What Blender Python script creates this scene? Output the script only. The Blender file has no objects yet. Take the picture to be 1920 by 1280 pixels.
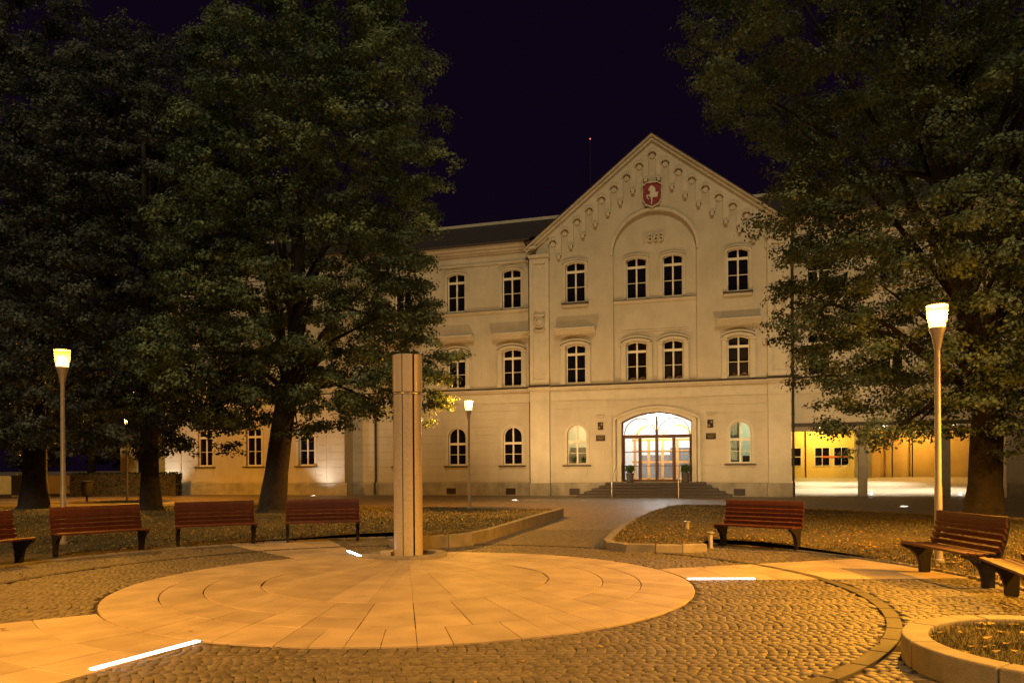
import bpy, math, random
import numpy as np
from mathutils import Vector, Matrix
from mathutils.geometry import tessellate_polygon
random.seed(7); rng = np.random.default_rng(11)
R = math.radians
sc = bpy.context.scene
COL = sc.collection

# ------------------------------------------------------------------ camera
CAM_H, FPX, HOR, ROLL = 1.6, 1440.0, 876.0, 0.0065
cam = bpy.data.cameras.new('camera'); co = bpy.data.objects.new('camera', cam); COL.objects.link(co)
cam.sensor_width = 36; cam.lens = FPX/1920*36
cam.shift_y = (HOR-640)/1920
cam.clip_start = .1; cam.clip_end = 2000
co.location = (0, 0, CAM_H)
co.rotation_euler = (R(90), -ROLL, 0)
co.rotation_mode = 'XYZ'
# roll about the view axis (top of the picture leans a little left)
co.rotation_euler = (Matrix.Rotation(R(90), 3, 'X') @ Matrix.Rotation(-ROLL, 3, 'Z')).to_euler()
sc.camera = co
# ------------------------------------------------------------------ world: night sky
w = bpy.data.worlds.new('World'); sc.world = w; w.use_nodes = True
nt = w.node_tree; nt.nodes.clear()
out = nt.nodes.new('ShaderNodeOutputWorld'); bg = nt.nodes.new('ShaderNodeBackground')
sky = nt.nodes.new('ShaderNodeTexSky'); sky.sky_type = 'NISHITA'; sky.sun_disc = False
sky.sun_elevation = R(48); sky.sun_rotation = R(188)
mixs = nt.nodes.new('ShaderNodeMix'); mixs.data_type = 'RGBA'; mixs.inputs[0].default_value = .998
nt.links.new(sky.outputs[0], mixs.inputs[6]); mixs.inputs[7].default_value = (.075, .026, .12, 1)
nt.links.new(mixs.outputs[2], bg.inputs[0]); bg.inputs[1].default_value = .05
nt.links.new(bg.outputs[0], out.inputs[0])
# ------------------------------------------------------------------ sun lowered to the dim glow of the night
sun = bpy.data.lights.new('sun', 'SUN'); so = bpy.data.objects.new('sun', sun); COL.objects.link(so)
sun.energy = 1.4; sun.angle = R(12); sun.color = (1, .77, .40)
so.rotation_euler = (R(42), 0, R(-8))
# ------------------------------------------------------------------ exposure
sc.view_settings.view_transform = 'Standard'; sc.view_settings.look = 'None'
sc.view_settings.exposure = 0; sc.view_settings.gamma = 1; sc.view_settings.use_curve_mapping = False
sc.cycles.use_denoising = True
sc.cycles.sample_clamp_indirect = 3; sc.cycles.sample_clamp_direct = 0
sc.cycles.max_bounces = 6; sc.cycles.diffuse_bounces = 3; sc.cycles.transparent_max_bounces = 12
sc.cycles.caustics_reflective = False; sc.cycles.caustics_refractive = False

# ================================================================== helpers
def gpx(x, y, z=0.):                       # photograph pixel -> point on the level ground z
    dx, dy = x-960, HOR-y; c, s = math.cos(ROLL), math.sin(ROLL)
    a, b = dx*c+dy*s, -dx*s+dy*c
    t = (z-CAM_H)*FPX/b
    return Vector((a/FPX*t, t, z))

def tag(o, label=None, cat=None, group=None, kind=None):
    if label: o['label'] = label
    if cat: o['category'] = cat
    if group: o['group'] = group
    if kind: o['kind'] = kind
    return o

def empty(name, loc=(0, 0, 0), rz=0., label=None, cat=None, group=None, kind=None):
    o = bpy.data.objects.new(name, None); COL.objects.link(o); o.location = loc; o.rotation_euler = (0, 0, rz)
    o.empty_display_size = .2
    return tag(o, label, cat, group, kind)

class MB:
    def __init__(s): s.v = []; s.f = []
    def add(s, vs, fs):
        n = len(s.v); s.v += [tuple(p) for p in vs]; s.f += [tuple(i+n for i in f) for f in fs]; return s
    def box(s, x0, x1, y0, y1, z0, z1):
        vs = [(x, y, z) for z in (z0, z1) for y in (y0, y1) for x in (x0, x1)]
        return s.add(vs, [(0, 2, 3, 1), (4, 5, 7, 6), (0, 1, 5, 4), (2, 6, 7, 3), (0, 4, 6, 2), (1, 3, 7, 5)])
    def prism(s, poly, z0, z1, cap=True, ch=0., chz=None):       # ground polygon extruded up, chamfered top rim
        n = len(poly)
        if ch:
            c = Vector((sum(p[0] for p in poly)/n, sum(p[1] for p in poly)/n)); ins = []
            for p in poly:
                d = c-Vector(p[:2]); L = max(d.length, 1e-6); ins.append(Vector(p[:2])+d/L*min(ch*1.4, L*.4))
            vs = [(p[0], p[1], z0) for p in poly]+[(p[0], p[1], z1-(chz or ch)) for p in poly]+[(p[0], p[1], z1) for p in ins]
            fs = [(k*n+i, k*n+(i+1) % n, (k+1)*n+(i+1) % n, (k+1)*n+i) for k in (0, 1) for i in range(n)]+[tuple(range(2*n, 3*n))]
            return s.add(vs, fs)
        vs = [(p[0], p[1], z0) for p in poly]+[(p[0], p[1], z1) for p in poly]
        fs = [(i, (i+1) % n, n+(i+1) % n, n+i) for i in range(n)]
        if cap: fs += [tuple(range(n, 2*n)), tuple(range(n-1, -1, -1))]
        return s.add(vs, fs)
    def slab(s, outer, holes=(), v1=0., v0=-.3, back=False):     # facade polygon (u,w) with holes, front at v1, edges back to v0
        rings = [list(outer)]+[list(h) for h in holes]; flat = [p for r in rings for p in r]
        tris = tessellate_polygon([[Vector((p[0], p[1], 0)) for p in r] for r in rings])
        n = len(flat); vs = [(p[0], -v1, p[1]) for p in flat]+[(p[0], -v0, p[1]) for p in flat]
        fs = [tuple(t) for t in tris]
        if back: fs += [tuple(n+i for i in reversed(t)) for t in tris]
        k = 0
        for r in rings:
            m = len(r); fs += [(k+i, k+(i+1) % m, n+k+(i+1) % m, n+k+i) for i in range(m)]; k += m
        return s.add(vs, fs)
    def tube(s, path, rad, n=8, cap=True):
        path = [Vector(p) for p in path]; m = len(path)
        if not hasattr(rad, '__len__'): rad = [rad]*m
        vs = []; 
        for i, p in enumerate(path):
            d = (path[min(i+1, m-1)]-path[max(i-1, 0)]).normalized()
            a = d.cross(Vector((0, 0, 1))) if abs(d.z) < .95 else d.cross(Vector((1, 0, 0)))
            a.normalize(); b = d.cross(a)
            vs += [p+(a*math.cos(2*math.pi*j/n)+b*math.sin(2*math.pi*j/n))*rad[i] for j in range(n)]
        fs = [(i*n+j, i*n+(j+1) % n, (i+1)*n+(j+1) % n, (i+1)*n+j) for i in range(m-1) for j in range(n)]
        if cap: fs += [tuple(range(n-1, -1, -1)), tuple(range((m-1)*n, m*n))]
        return s.add(vs, fs)
    def lathe(s, prof, n=24, cx=0., cy=0., a0=0., a1=None, cap=False):
        full = a1 is None; a1 = 2*math.pi if full else a1; k = n if full else n+1; m = len(prof)
        vs = [(cx+r*math.cos(a0+(a1-a0)*j/n), cy+r*math.sin(a0+(a1-a0)*j/n), z) for r, z in prof for j in range(k)]
        fs = [(i*k+j, i*k+(j+1) % k, (i+1)*k+(j+1) % k, (i+1)*k+j) for i in range(m-1) for j in range(n)]
        if cap: fs += [tuple(range(k)), tuple(range((m-1)*k, m*k))]
        return s.add(vs, fs)
    def mesh(s, name, m):
        me = bpy.data.meshes.new(name); me.from_pydata(s.v, [], s.f); me.validate(); me.update()
        if m: me.materials.append(m)
        return me
    def build(s, name, m, parent=None, smooth=False, bevel=0., kind=None):
        me = s.mesh(name, m); return link(name, me, parent, smooth, bevel, kind)

def link(name, me, parent=None, smooth=False, bevel=0., kind=None, loc=None, rz=None):
    o = bpy.data.objects.new(name, me); COL.objects.link(o); o.parent = parent
    if smooth:
        me.polygons.foreach_set('use_smooth', [True]*len(me.polygons))
        try: me.set_sharp_from_angle(angle=R(35))
        except Exception: pass
    if bevel:
        b = o.modifiers.new('bevel', 'BEVEL'); b.width = bevel; b.segments = 2; b.limit_method = 'ANGLE'
    if loc is not None: o.location = loc
    if rz is not None: o.rotation_euler = (0, 0, rz)
    if kind: o['kind'] = kind
    return o

def copy_tree(o, parent=None):
    c = o.copy(); COL.objects.link(c); c.parent = parent
    for ch in list(o.children): copy_tree(ch, c)
    return c

# ------------------------------------------------------------------ materials
def mat(name, col, rough=.8, var=.15, scale=6., bump=0., bscale=40., metal=0., col2=None, island=0., spec=.5, objr=0., detail=4., coat=0.):
    m = bpy.data.materials.new(name); m.use_nodes = True; t = m.node_tree; p = t.nodes['Principled BSDF']
    p.inputs['Roughness'].default_value = rough; p.inputs['Metallic'].default_value = metal
    p.inputs['Specular IOR Level'].default_value = spec; p.inputs['Coat Weight'].default_value = coat
    tc = t.nodes.new('ShaderNodeTexCoord')
    geo = t.nodes.new('ShaderNodeNewGeometry')
    n = t.nodes.new('ShaderNodeTexNoise'); n.inputs['Scale'].default_value = scale; n.inputs['Detail'].default_value = detail
    t.links.new(tc.outputs['Object'], n.inputs['Vector'])
    c1 = tuple(col)+(1,); c2 = tuple(col2)+(1,) if col2 else tuple(min(1, c*(1-2*var)) for c in col)+(1,)
    mx = t.nodes.new('ShaderNodeMix'); mx.data_type = 'RGBA'
    mr = t.nodes.new('ShaderNodeMapRange'); mr.inputs[1].default_value = .32; mr.inputs[2].default_value = .68
    t.links.new(n.outputs[0], mr.inputs[0]); t.links.new(mr.outputs[0], mx.inputs[0])
    mx.inputs[6].default_value = c1; mx.inputs[7].default_value = c2
    last = mx.outputs[2]
    if island or objr:
        hs = t.nodes.new('ShaderNodeHueSaturation'); oi = t.nodes.new('ShaderNodeObjectInfo')
        ma = t.nodes.new('ShaderNodeMath'); ma.operation = 'MULTIPLY_ADD'
        t.links.new(geo.outputs['Random Per Island'] if island else oi.outputs['Random'], ma.inputs[0])
        k = island or objr; ma.inputs[1].default_value = 2*k; ma.inputs[2].default_value = 1-k
        t.links.new(ma.outputs[0], hs.inputs['Value']); t.links.new(last, hs.inputs['Color']); last = hs.outputs[0]
    t.links.new(last, p.inputs['Base Color'])
    if bump:
        bn = t.nodes.new('ShaderNodeTexNoise'); bn.inputs['Scale'].default_value = bscale; bn.inputs['Detail'].default_value = 6
        t.links.new(tc.outputs['Object'], bn.inputs['Vector'])
        bu = t.nodes.new('ShaderNodeBump'); bu.inputs['Strength'].default_value = bump; bu.inputs['Distance'].default_value = .02
        t.links.new(bn.outputs[0], bu.inputs['Height']); t.links.new(bu.outputs[0], p.inputs['Normal'])
    return m

def weather(m, amt=.16):                                          # long faint rain streaks and blotches
    t = m.node_tree; p = t.nodes['Principled BSDF']; src = p.inputs['Base Color'].links[0].from_socket
    tc = t.nodes.new('ShaderNodeTexCoord'); mp = t.nodes.new('ShaderNodeMapping'); mp.inputs['Scale'].default_value = (1.3, 1.3, .45)
    n1 = t.nodes.new('ShaderNodeTexNoise'); n1.inputs['Scale'].default_value = 1.6; n1.inputs['Detail'].default_value = 7; n1.inputs['Roughness'].default_value = .7
    n2 = t.nodes.new('ShaderNodeTexNoise'); n2.inputs['Scale'].default_value = .45; n2.inputs['Detail'].default_value = 8; n2.inputs['Roughness'].default_value = .65
    t.links.new(tc.outputs['Object'], mp.inputs[0]); t.links.new(mp.outputs[0], n1.inputs['Vector']); t.links.new(tc.outputs['Object'], n2.inputs['Vector'])
    ad = t.nodes.new('ShaderNodeMath'); ad.operation = 'ADD'; t.links.new(n1.outputs[0], ad.inputs[0]); t.links.new(n2.outputs[0], ad.inputs[1])
    mr = t.nodes.new('ShaderNodeMapRange'); mr.inputs[1].default_value = .72; mr.inputs[2].default_value = 1.32; mr.inputs[3].default_value = 1+amt*.4; mr.inputs[4].default_value = 1-amt*1.5
    t.links.new(ad.outputs[0], mr.inputs[0]); hs = t.nodes.new('ShaderNodeHueSaturation'); t.links.new(mr.outputs[0], hs.inputs['Value'])
    t.links.new(src, hs.inputs['Color']); t.links.new(hs.outputs[0], p.inputs['Base Color'])

def emis(name, col, st):
    m = bpy.data.materials.new(name); m.use_nodes = True; p = m.node_tree.nodes['Principled BSDF']
    p.inputs['Base Color'].default_value = tuple(col)+(1,); p.inputs['Emission Color'].default_value = tuple(col)+(1,)
    p.inputs['Emission Strength'].default_value = st; return m

def glass(name, tint=(1, 1, 1), refl=.08, rough=.02):
    m = bpy.data.materials.new(name); m.use_nodes = True; t = m.node_tree; t.nodes.clear()
    o = t.nodes.new('ShaderNodeOutputMaterial'); tr = t.nodes.new('ShaderNodeBsdfTransparent'); gl = t.nodes.new('ShaderNodeBsdfGlossy')
    tr.inputs[0].default_value = tuple(tint)+(1,); gl.inputs['Roughness'].default_value = rough
    mx = t.nodes.new('ShaderNodeMixShader'); fr = t.nodes.new('ShaderNodeFresnel'); fr.inputs[0].default_value = 1.45
    t.links.new(fr.outputs[0], mx.inputs[0]); t.links.new(tr.outputs[0], mx.inputs[1]); t.links.new(gl.outputs[0], mx.inputs[2])
    t.links.new(mx.outputs[0], o.inputs[0]); return m

def frosted(name):                                                # clear glass with a slight milky scatter
    m = bpy.data.materials.new(name); m.use_nodes = True; t = m.node_tree; t.nodes.clear()
    o = t.nodes.new('ShaderNodeOutputMaterial'); tr = t.nodes.new('ShaderNodeBsdfTransparent'); tl = t.nodes.new('ShaderNodeBsdfTranslucent'); df = t.nodes.new('ShaderNodeBsdfDiffuse')
    a = t.nodes.new('ShaderNodeMixShader'); a.inputs[0].default_value = .5; b = t.nodes.new('ShaderNodeMixShader'); b.inputs[0].default_value = .035
    for n_ in (tl, df): n_.inputs[0].default_value = (.9, .85, .75, 1)
    t.links.new(tl.outputs[0], a.inputs[1]); t.links.new(df.outputs[0], a.inputs[2]); t.links.new(tr.outputs[0], b.inputs[1]); t.links.new(a.outputs[0], b.inputs[2])
    t.links.new(b.outputs[0], o.inputs[0]); return m

def leafmat(name, ca, cb, cc):
    m = bpy.data.materials.new(name); m.use_nodes = True; t = m.node_tree; p = t.nodes['Principled BSDF']
    geo = t.nodes.new('ShaderNodeNewGeometry'); rp = t.nodes.new('ShaderNodeValToRGB')
    e = rp.color_ramp.elements; e[0].color = tuple(ca)+(1,); e[1].color = tuple(cc)+(1,); e[1].position = 1.
    k = e.new(.55); k.color = tuple(cb)+(1,)
    tc = t.nodes.new('ShaderNodeTexCoord'); no = t.nodes.new('ShaderNodeTexNoise'); no.inputs['Scale'].default_value = .55; no.inputs['Detail'].default_value = 3
    t.links.new(tc.outputs['Object'], no.inputs['Vector']); mr = t.nodes.new('ShaderNodeMapRange'); mr.inputs[1].default_value = .36; mr.inputs[2].default_value = .64
    t.links.new(no.outputs[0], mr.inputs[0]); av = t.nodes.new('ShaderNodeMix'); av.inputs[0].default_value = .64
    t.links.new(geo.outputs['Random Per Island'], av.inputs[2]); t.links.new(mr.outputs[0], av.inputs[3])
    t.links.new(av.outputs[0], rp.inputs[0]); t.links.new(rp.outputs[0], p.inputs['Base Color'])
    p.inputs['Roughness'].default_value = .55; p.inputs['Specular IOR Level'].default_value = .35
    o = t.nodes['Material Output']; tl = t.nodes.new('ShaderNodeBsdfTranslucent'); mx = t.nodes.new('ShaderNodeMixShader'); mx.inputs[0].default_value = .36
    t.links.new(rp.outputs[0], tl.inputs[0]); t.links.new(p.outputs[0], mx.inputs[1]); t.links.new(tl.outputs[0], mx.inputs[2])
    t.links.new(mx.outputs[0], o.inputs[0]); return m

def pavemat(name, ca, cb, size, bump=.6):               # small setts too far off to build singly
    m = bpy.data.materials.new(name); m.use_nodes = True; t = m.node_tree; p = t.nodes['Principled BSDF']
    tc = t.nodes.new('ShaderNodeTexCoord'); vo = t.nodes.new('ShaderNodeTexVoronoi'); vo.inputs['Scale'].default_value = 1/size
    vo.inputs['Randomness'].default_value = .45
    ve = t.nodes.new('ShaderNodeTexVoronoi'); ve.feature = 'DISTANCE_TO_EDGE'; ve.inputs['Scale'].default_value = 1/size; ve.inputs['Randomness'].default_value = .45
    no = t.nodes.new('ShaderNodeTexNoise'); no.inputs['Scale'].default_value = .35; no.inputs['Detail'].default_value = 6
    for n in (vo, ve, no): t.links.new(tc.outputs['Object'], n.inputs['Vector'])
    mx = t.nodes.new('ShaderNodeMix'); mx.data_type = 'RGBA'; t.links.new(no.outputs[0], mx.inputs[0])
    mx.inputs[6].default_value = tuple(ca)+(1,); mx.inputs[7].default_value = tuple(cb)+(1,)
    sp = t.nodes.new('ShaderNodeSeparateColor'); t.links.new(vo.outputs['Color'], sp.inputs[0])
    hs = t.nodes.new('ShaderNodeHueSaturation'); ma = t.nodes.new('ShaderNodeMath'); ma.operation = 'MULTIPLY_ADD'; ma.inputs[1].default_value = .7; ma.inputs[2].default_value = .62
    t.links.new(sp.outputs[0], ma.inputs[0]); t.links.new(ma.outputs[0], hs.inputs['Value']); t.links.new(mx.outputs[2], hs.inputs['Color'])
    mr = t.nodes.new('ShaderNodeMapRange'); mr.inputs[1].default_value = 0; mr.inputs[2].default_value = .12
    t.links.new(ve.outputs['Distance'], mr.inputs[0])
    m2 = t.nodes.new('ShaderNodeMix'); m2.data_type = 'RGBA'; m2.inputs[6].default_value = (.03, .025, .02, 1)
    t.links.new(mr.outputs[0], m2.inputs[0]); t.links.new(hs.outputs[0], m2.inputs[7]); t.links.new(m2.outputs[2], p.inputs['Base Color'])
    bu = t.nodes.new('ShaderNodeBump'); bu.inputs['Strength'].default_value = bump; bu.inputs['Distance'].default_value = .02
    t.links.new(mr.outputs[0], bu.inputs['Height']); t.links.new(bu.outputs[0], p.inputs['Normal'])
    p.inputs['Roughness'].default_value = .55; return m

M = dict(
    ground=pavemat('setts_far', (.20, .15, .10), (.14, .105, .07), .1),
    mortar=mat('joint_sand', (.07, .055, .038), .95, .2, 8),
    cobble=mat('granite_sett', (.14, .118, .09), .6, .16, 9, .25, 60, island=.25),
    slab=mat('granite_slab', (.44, .35, .25), .62, .14, 2.2, .12, 150, objr=.12, detail=9),
    kerb=mat('kerb_granite', (.25, .22, .18), .75, .16, 5, .3, 70, objr=.1, detail=8),
    drain=mat('drain_stone', (.06, .05, .04), .7, .15, 9, .3, 60, objr=.15),
    lawn=mat('lawn_soil', (.058, .050, .020), .95, .3, 1.4, .9, 26, col2=(.11, .075, .030), detail=10),
    litter=mat('fallen_leaf', (.30, .20, .06), .8, .2, 3, island=.5),
    grass=mat('grass_blade', (.085, .08, .028), .8, .2, 3, island=.45),
    plaster=mat('cream_plaster', (.46, .405, .325), .9, .05, .7, .12, 55, detail=8, col2=(.405, .355, .28)),
    plaster2=mat('pale_trim', (.50, .445, .36), .88, .06, 2, .1, 60, detail=8),
    stone=mat('plinth_stone', (.35, .31, .245), .9, .16, 1.6, .25, 50, detail=9),
    frame=mat('window_paint', (.66, .60, .48), .5, .05, 4),
    pane=mat('dark_glass', (.006, .005, .011), .04, 0, 1, spec=.7),
    clear=glass('clear_glass'),
    room=mat('unlit_room', (.03, .025, .03), .9, .1, 2),
    zinc=mat('dark_zinc', (.055, .038, .035), .6, .15, 5, metal=.3),
    pipe=mat('brown_pipe', (.035, .022, .018), .5, .15, 8),
    roof=mat('roof_tile', (.022, .016, .02), .8, .25, 3, .5, 12),
    red=mat('shield_red', (.20, .008, .014), .6, .12, 6, .1, 40),
    silver=mat('shield_silver', (.55, .50, .42), .6, .1, 6),
    bronze=mat('bronze_plaque', (.030, .020, .016), .45, .2, 10, metal=.5),
    brasslet=mat('plaque_letters', (.22, .16, .09), .5, .1, 10, metal=.6),
    doorwood=mat('brown_door_wood', (.085, .032, .020), .4, .2, 3, .1, 40),
    orange=mat('light_door_wood', (.62, .30, .08), .45, .12, 3),
    white=mat('white_wall', (.80, .80, .78), .8, .03, 1),
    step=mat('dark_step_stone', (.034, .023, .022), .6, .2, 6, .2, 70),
    steel=mat('brushed_steel', (.62, .58, .52), .35, .08, 8, metal=.6),
    colstone=mat('column_granite', (.52, .44, .34), .4, .10, 30, .06, 160, spec=.6, detail=8, coat=.25),
    colcap=mat('column_polished_cap', (.54, .46, .37), .34, .06, 3, coat=.3),
    slot=mat('column_slot', (.02, .014, .01), .8, .1, 4),
    pole=mat('lamp_pole_paint', (.42, .37, .31), .4, .1, 12, metal=.3),
    shade=frosted('lamp_glass'), lid=mat('lamp_lid_paint', (.30, .26, .22), .5, .1, 9),
    bulb=emis('sodium_bulb', (1, .55, .13), 7),
    led=emis('led_strip', (.80, .88, 1), 30),
    uplens=emis('uplight_lens', (1, .92, .78), 14),
    slat=mat('red_brown_slat', (.10, .024, .016), .5, .2, 7, .15, 50, objr=.2),
    iron=mat('bench_iron', (.022, .018, .02), .55, .2, 20, .2, 60, metal=.5),
    bark=mat('lime_bark', (.032, .024, .022), .95, .3, 4, .9, 14, detail=9),
    leaf=leafmat('lime_leaf', (.026, .044, .034), (.105, .15, .088), (.29, .35, .165)),
    leafd=leafmat('lime_leaf_dark', (.028, .036, .040), (.078, .095, .088), (.16, .18, .15)),
    hedge=leafmat('hedge_leaf', (.012, .02, .008), (.02, .03, .01), (.03, .04, .015)),
    potm=mat('dark_pot', (.045, .04, .04), .6, .1, 6),
    shrub=leafmat('potted_shrub', (.03, .07, .012), (.05, .10, .02), (.08, .13, .03)),
    binm=mat('bin_metal', (.018, .016, .018), .6, .1, 8),
    ochre=mat('ochre_plaster', (.55, .40, .14), .9, .1, 1.2, .1, 40),
    yellow=mat('yellow_plaster', (.72, .52, .16), .85, .06, 1.2),
    courtpave=mat('court_paving', (.42, .37, .31), .7, .12, 3, .15, 60),
    paper=mat('paper', (.75, .62, .55), .9, .05, 5),
    curtain=mat('curtain', (.62, .72, .66), .9, .08, 4),
    board=mat('grey_board', (.22, .20, .18), .9, .2, 14),
    ceil=emis('ceiling_globe', (1, .88, .68), 9),
    ceil2=emis('room_lamp', (1, .90, .62), 7),
    signred=mat('sign_red', (.45, .10, .04), .7, .05, 3),
)

for k_ in ('plaster', 'plaster2', 'stone'): weather(M[k_], .10 if k_ != 'stone' else .26)
def point(name, loc, watts, col, rad=.1, parent=None):
    l = bpy.data.lights.new(name, 'POINT'); l.energy = watts; l.color = col; l.shadow_soft_size = rad
    o = bpy.data.objects.new(name, l); COL.objects.link(o); o.location = loc; o.parent = parent; return o
def spot(name, loc, aim, watts, col, deg, blend=.6, rad=.06, parent=None):
    l = bpy.data.lights.new(name, 'SPOT'); l.energy = watts; l.color = col; l.spot_size = R(deg); l.spot_blend = blend; l.shadow_soft_size = rad
    o = bpy.data.objects.new(name, l); COL.objects.link(o); o.location = loc; o.parent = parent
    o.rotation_euler = (Vector(aim)-Vector(loc)).to_track_quat('-Z', 'Y').to_euler(); return o
SODIUM = (1., .40, .03); WARM = (1., .62, .25)

# ================================================================== setting: ground
C0 = Vector((-1.40, 10.58)); K = Vector((-1.87, 13.80))             # disc centre, column foot
PL = Vector((-1.18, 10.0)); RCURB = 7.62                             # plaza kerb circle
CH_C = Vector((-1.45, 10.05)); CH_R = 5.77                           # drain ring
ground = MB().add([(-700, -300, 0), (700, -300, 0), (700, 1400, 0), (-700, 1400, 0)], [(0, 1, 2, 3)]).build('ground', M['ground'], kind='structure')

# ---- lawns: outlines on the ground
def circ(c, r, a0, a1, n): return [(c[0]+r*math.cos(R(a0+(a1-a0)*i/n)), c[1]+r*math.sin(R(a0+(a1-a0)*i/n))) for i in range(n+1)]
wallL = [(1.51, 24.9), (1.05, 23.2), (.59, 21.5), (.10, 19.55), (-.38, 17.6), (-.66, 16.55), (-.95, 15.75), (-1.35, 15.28), (-1.85, 15.12), (-2.25, 15.35), (-2.42, 15.9)]
lawnL = wallL+circ(PL, RCURB, 101, 172, 26)+[(-14, 10.5), (-40, 16), (-46, 34), (-31, 37.6), (-20, 36.5), (-9.9, 33.4), (-1.9, 29.9), (.6, 27.6), (1.35, 26.2)]
wallR = [(5.6, 27.6), (4.46, 24.6), (3.6, 21.7), (2.9, 19.13), (2.35, 16.9), (1.98, 15.2), (1.98, 14.75), (2.2, 14.38), (2.65, 14.25), (3.1, 14.22), (3.55, 14.32)]
kerbR = circ(PL, RCURB, 47, -32, 26)
lawnR = wallR+kerbR+[(9, 5), (20, 10), (18.5, 17), (14.4, 21.6), (12.4, 24.6), (10.2, 27.9), (8.6, 29.5), (7.6, 30.1), (6.6, 29.5)]
def seg_dist(P, poly):
    P = np.asarray(P, float); d = np.full(len(P), 1e9)
    for a, b in zip(poly[:-1], poly[1:]):
        a = np.array(a, float); b = np.array(b, float); ab = b-a
        t = np.clip(((P-a)@ab)/(ab@ab), 0, 1); d = np.minimum(d, np.hypot(*(P-(a+t[:, None]*ab)).T))
    return d
def inside(P, poly):
    P = np.asarray(P, float); x, y = P[:, 0], P[:, 1]; r = np.zeros(len(P), bool); n = len(poly); j = n-1
    for i in range(n):
        xi, yi = poly[i]; xj, yj = poly[j]
        if yi != yj: r ^= ((yi > y) != (yj > y)) & (x < (xj-xi)*(y-yi)/(yj-yi)+xi)
        j = i
    return r
def lawn_h(P, wall, top):
    d = seg_dist(P, wall); return .035+top*np.exp(-(d/2.6)**2)
def vnoise(P, s, seed):
    r = np.random.default_rng(seed); k = r.random((256, 256)); q = np.asarray(P)/s; i = np.floor(q).astype(int); f = q-i; f = f*f*(3-2*f)
    g = lambda a, b: k[(i[:, 0]+a) % 256, (i[:, 1]+b) % 256]
    return (g(0, 0)*(1-f[:, 0])+g(1, 0)*f[:, 0])*(1-f[:, 1])+(g(0, 1)*(1-f[:, 0])+g(1, 1)*f[:, 0])*f[:, 1]
def make_lawn(name, outline, wall, top, step, seed):
    # triangulated outline refined by interior grid points
    import mathutils.geometry as mg
    bd = []
    for a, b in zip(outline, outline[1:]+outline[:1]):
        a, b = Vector(a), Vector(b); n = max(1, int((b-a).length/step))
        bd += [tuple(a.lerp(b, i/n)) for i in range(n)]
    xs = [p[0] for p in bd]; ys = [p[1] for p in bd]
    gx, gy = np.meshgrid(np.arange(min(xs), max(xs), step), np.arange(min(ys), max(ys), step)); Q = np.c_[gx.ravel(), gy.ravel()]
    Q += rng.normal(0, step*.12, Q.shape)
    Q = Q[inside(Q, outline)]; Q = Q[seg_dist(Q, bd+bd[:1]) > step*.5]
    P = np.r_[np.array(bd), Q]
    nb = len(bd)
    v, e, f, *_ = mg.delaunay_2d_cdt([Vector(p) for p in P], [(i, (i+1) % nb) for i in range(nb)], [], 1, 1e-4)
    V = np.array([tuple(p) for p in v]); z = lawn_h(V, wall, top)+.035*(vnoise(V, 1.1, seed)-.5)+.05*(vnoise(V, 4., seed+1)-.5)
    z = np.maximum(z, .012)
    mb = MB(); mb.v = [(a, b, c) for (a, b), c in zip(V, z)]; mb.f = [tuple(t) for t in f]
    return mb.build(name, M['lawn'], smooth=True, kind='structure')
make_lawn('lawn', lawnL, wallL, .15, .55, 3)
make_lawn('lawn', lawnR, wallR, .12, .5, 9)

# grass blades and fallen leaves: nobody could count them
def scatter(outline, wall, top, n, size, box_, seed):
    r = np.random.default_rng(seed); P = np.c_[r.uniform(box_[0], box_[1], n), r.uniform(box_[2], box_[3], n)]
    return P[inside(P, outline)] if outline else P
def blades(name, P, z, m, h, wdt, label, cat, lay=False, seed=1):
    r = np.random.default_rng(seed); n = len(P); a = r.uniform(0, 6.283, n); hh = h*r.uniform(.5, 1.4, n); ww = wdt*r.uniform(.6, 1.4, n)
    dx, dy = np.cos(a)*ww, np.sin(a)*ww
    if lay:
        ex, ey = -np.sin(a)*ww*.9, np.cos(a)*ww*.9; t1 = r.uniform(0, hh, n); t2 = r.uniform(0, hh, n)
        V = np.stack([np.c_[P[:, 0]-dx, P[:, 1]-dy, z+.004+t1], np.c_[P[:, 0]+ex, P[:, 1]+ey, z+.004], np.c_[P[:, 0]+dx, P[:, 1]+dy, z+.004+t2], np.c_[P[:, 0]-ex, P[:, 1]-ey, z+.006]], 1)
        k = 4
    else:
        lx, ly = r.normal(0, .5, n)*hh, r.normal(0, .5, n)*hh
        V = np.stack([np.c_[P[:, 0]-dx, P[:, 1]-dy, z-.01], np.c_[P[:, 0]+dx, P[:, 1]+dy, z-.01], np.c_[P[:, 0]+lx, P[:, 1]+ly, z+hh]], 1); k = 3
    return tag(npmesh(name, V.reshape(-1, 3), k, m), label, cat, kind='stuff')
def npmesh(name, V, k, m, parent=None):
    me = bpy.data.meshes.new(name); nv = len(V); nf = nv//k
    me.vertices.add(nv); me.vertices.foreach_set('co', V.astype(np.float32).ravel())
    me.loops.add(nv); me.loops.foreach_set('vertex_index', np.arange(nv, dtype=np.int32))
    me.polygons.add(nf); me.polygons.foreach_set('loop_start', np.arange(0, nv, k, dtype=np.int32)); me.polygons.foreach_set('loop_total', np.full(nf, k, np.int32))
    me.update(); me.materials.append(m); o = bpy.data.objects.new(name, me); COL.objects.link(o); o.parent = parent; return o
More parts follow.
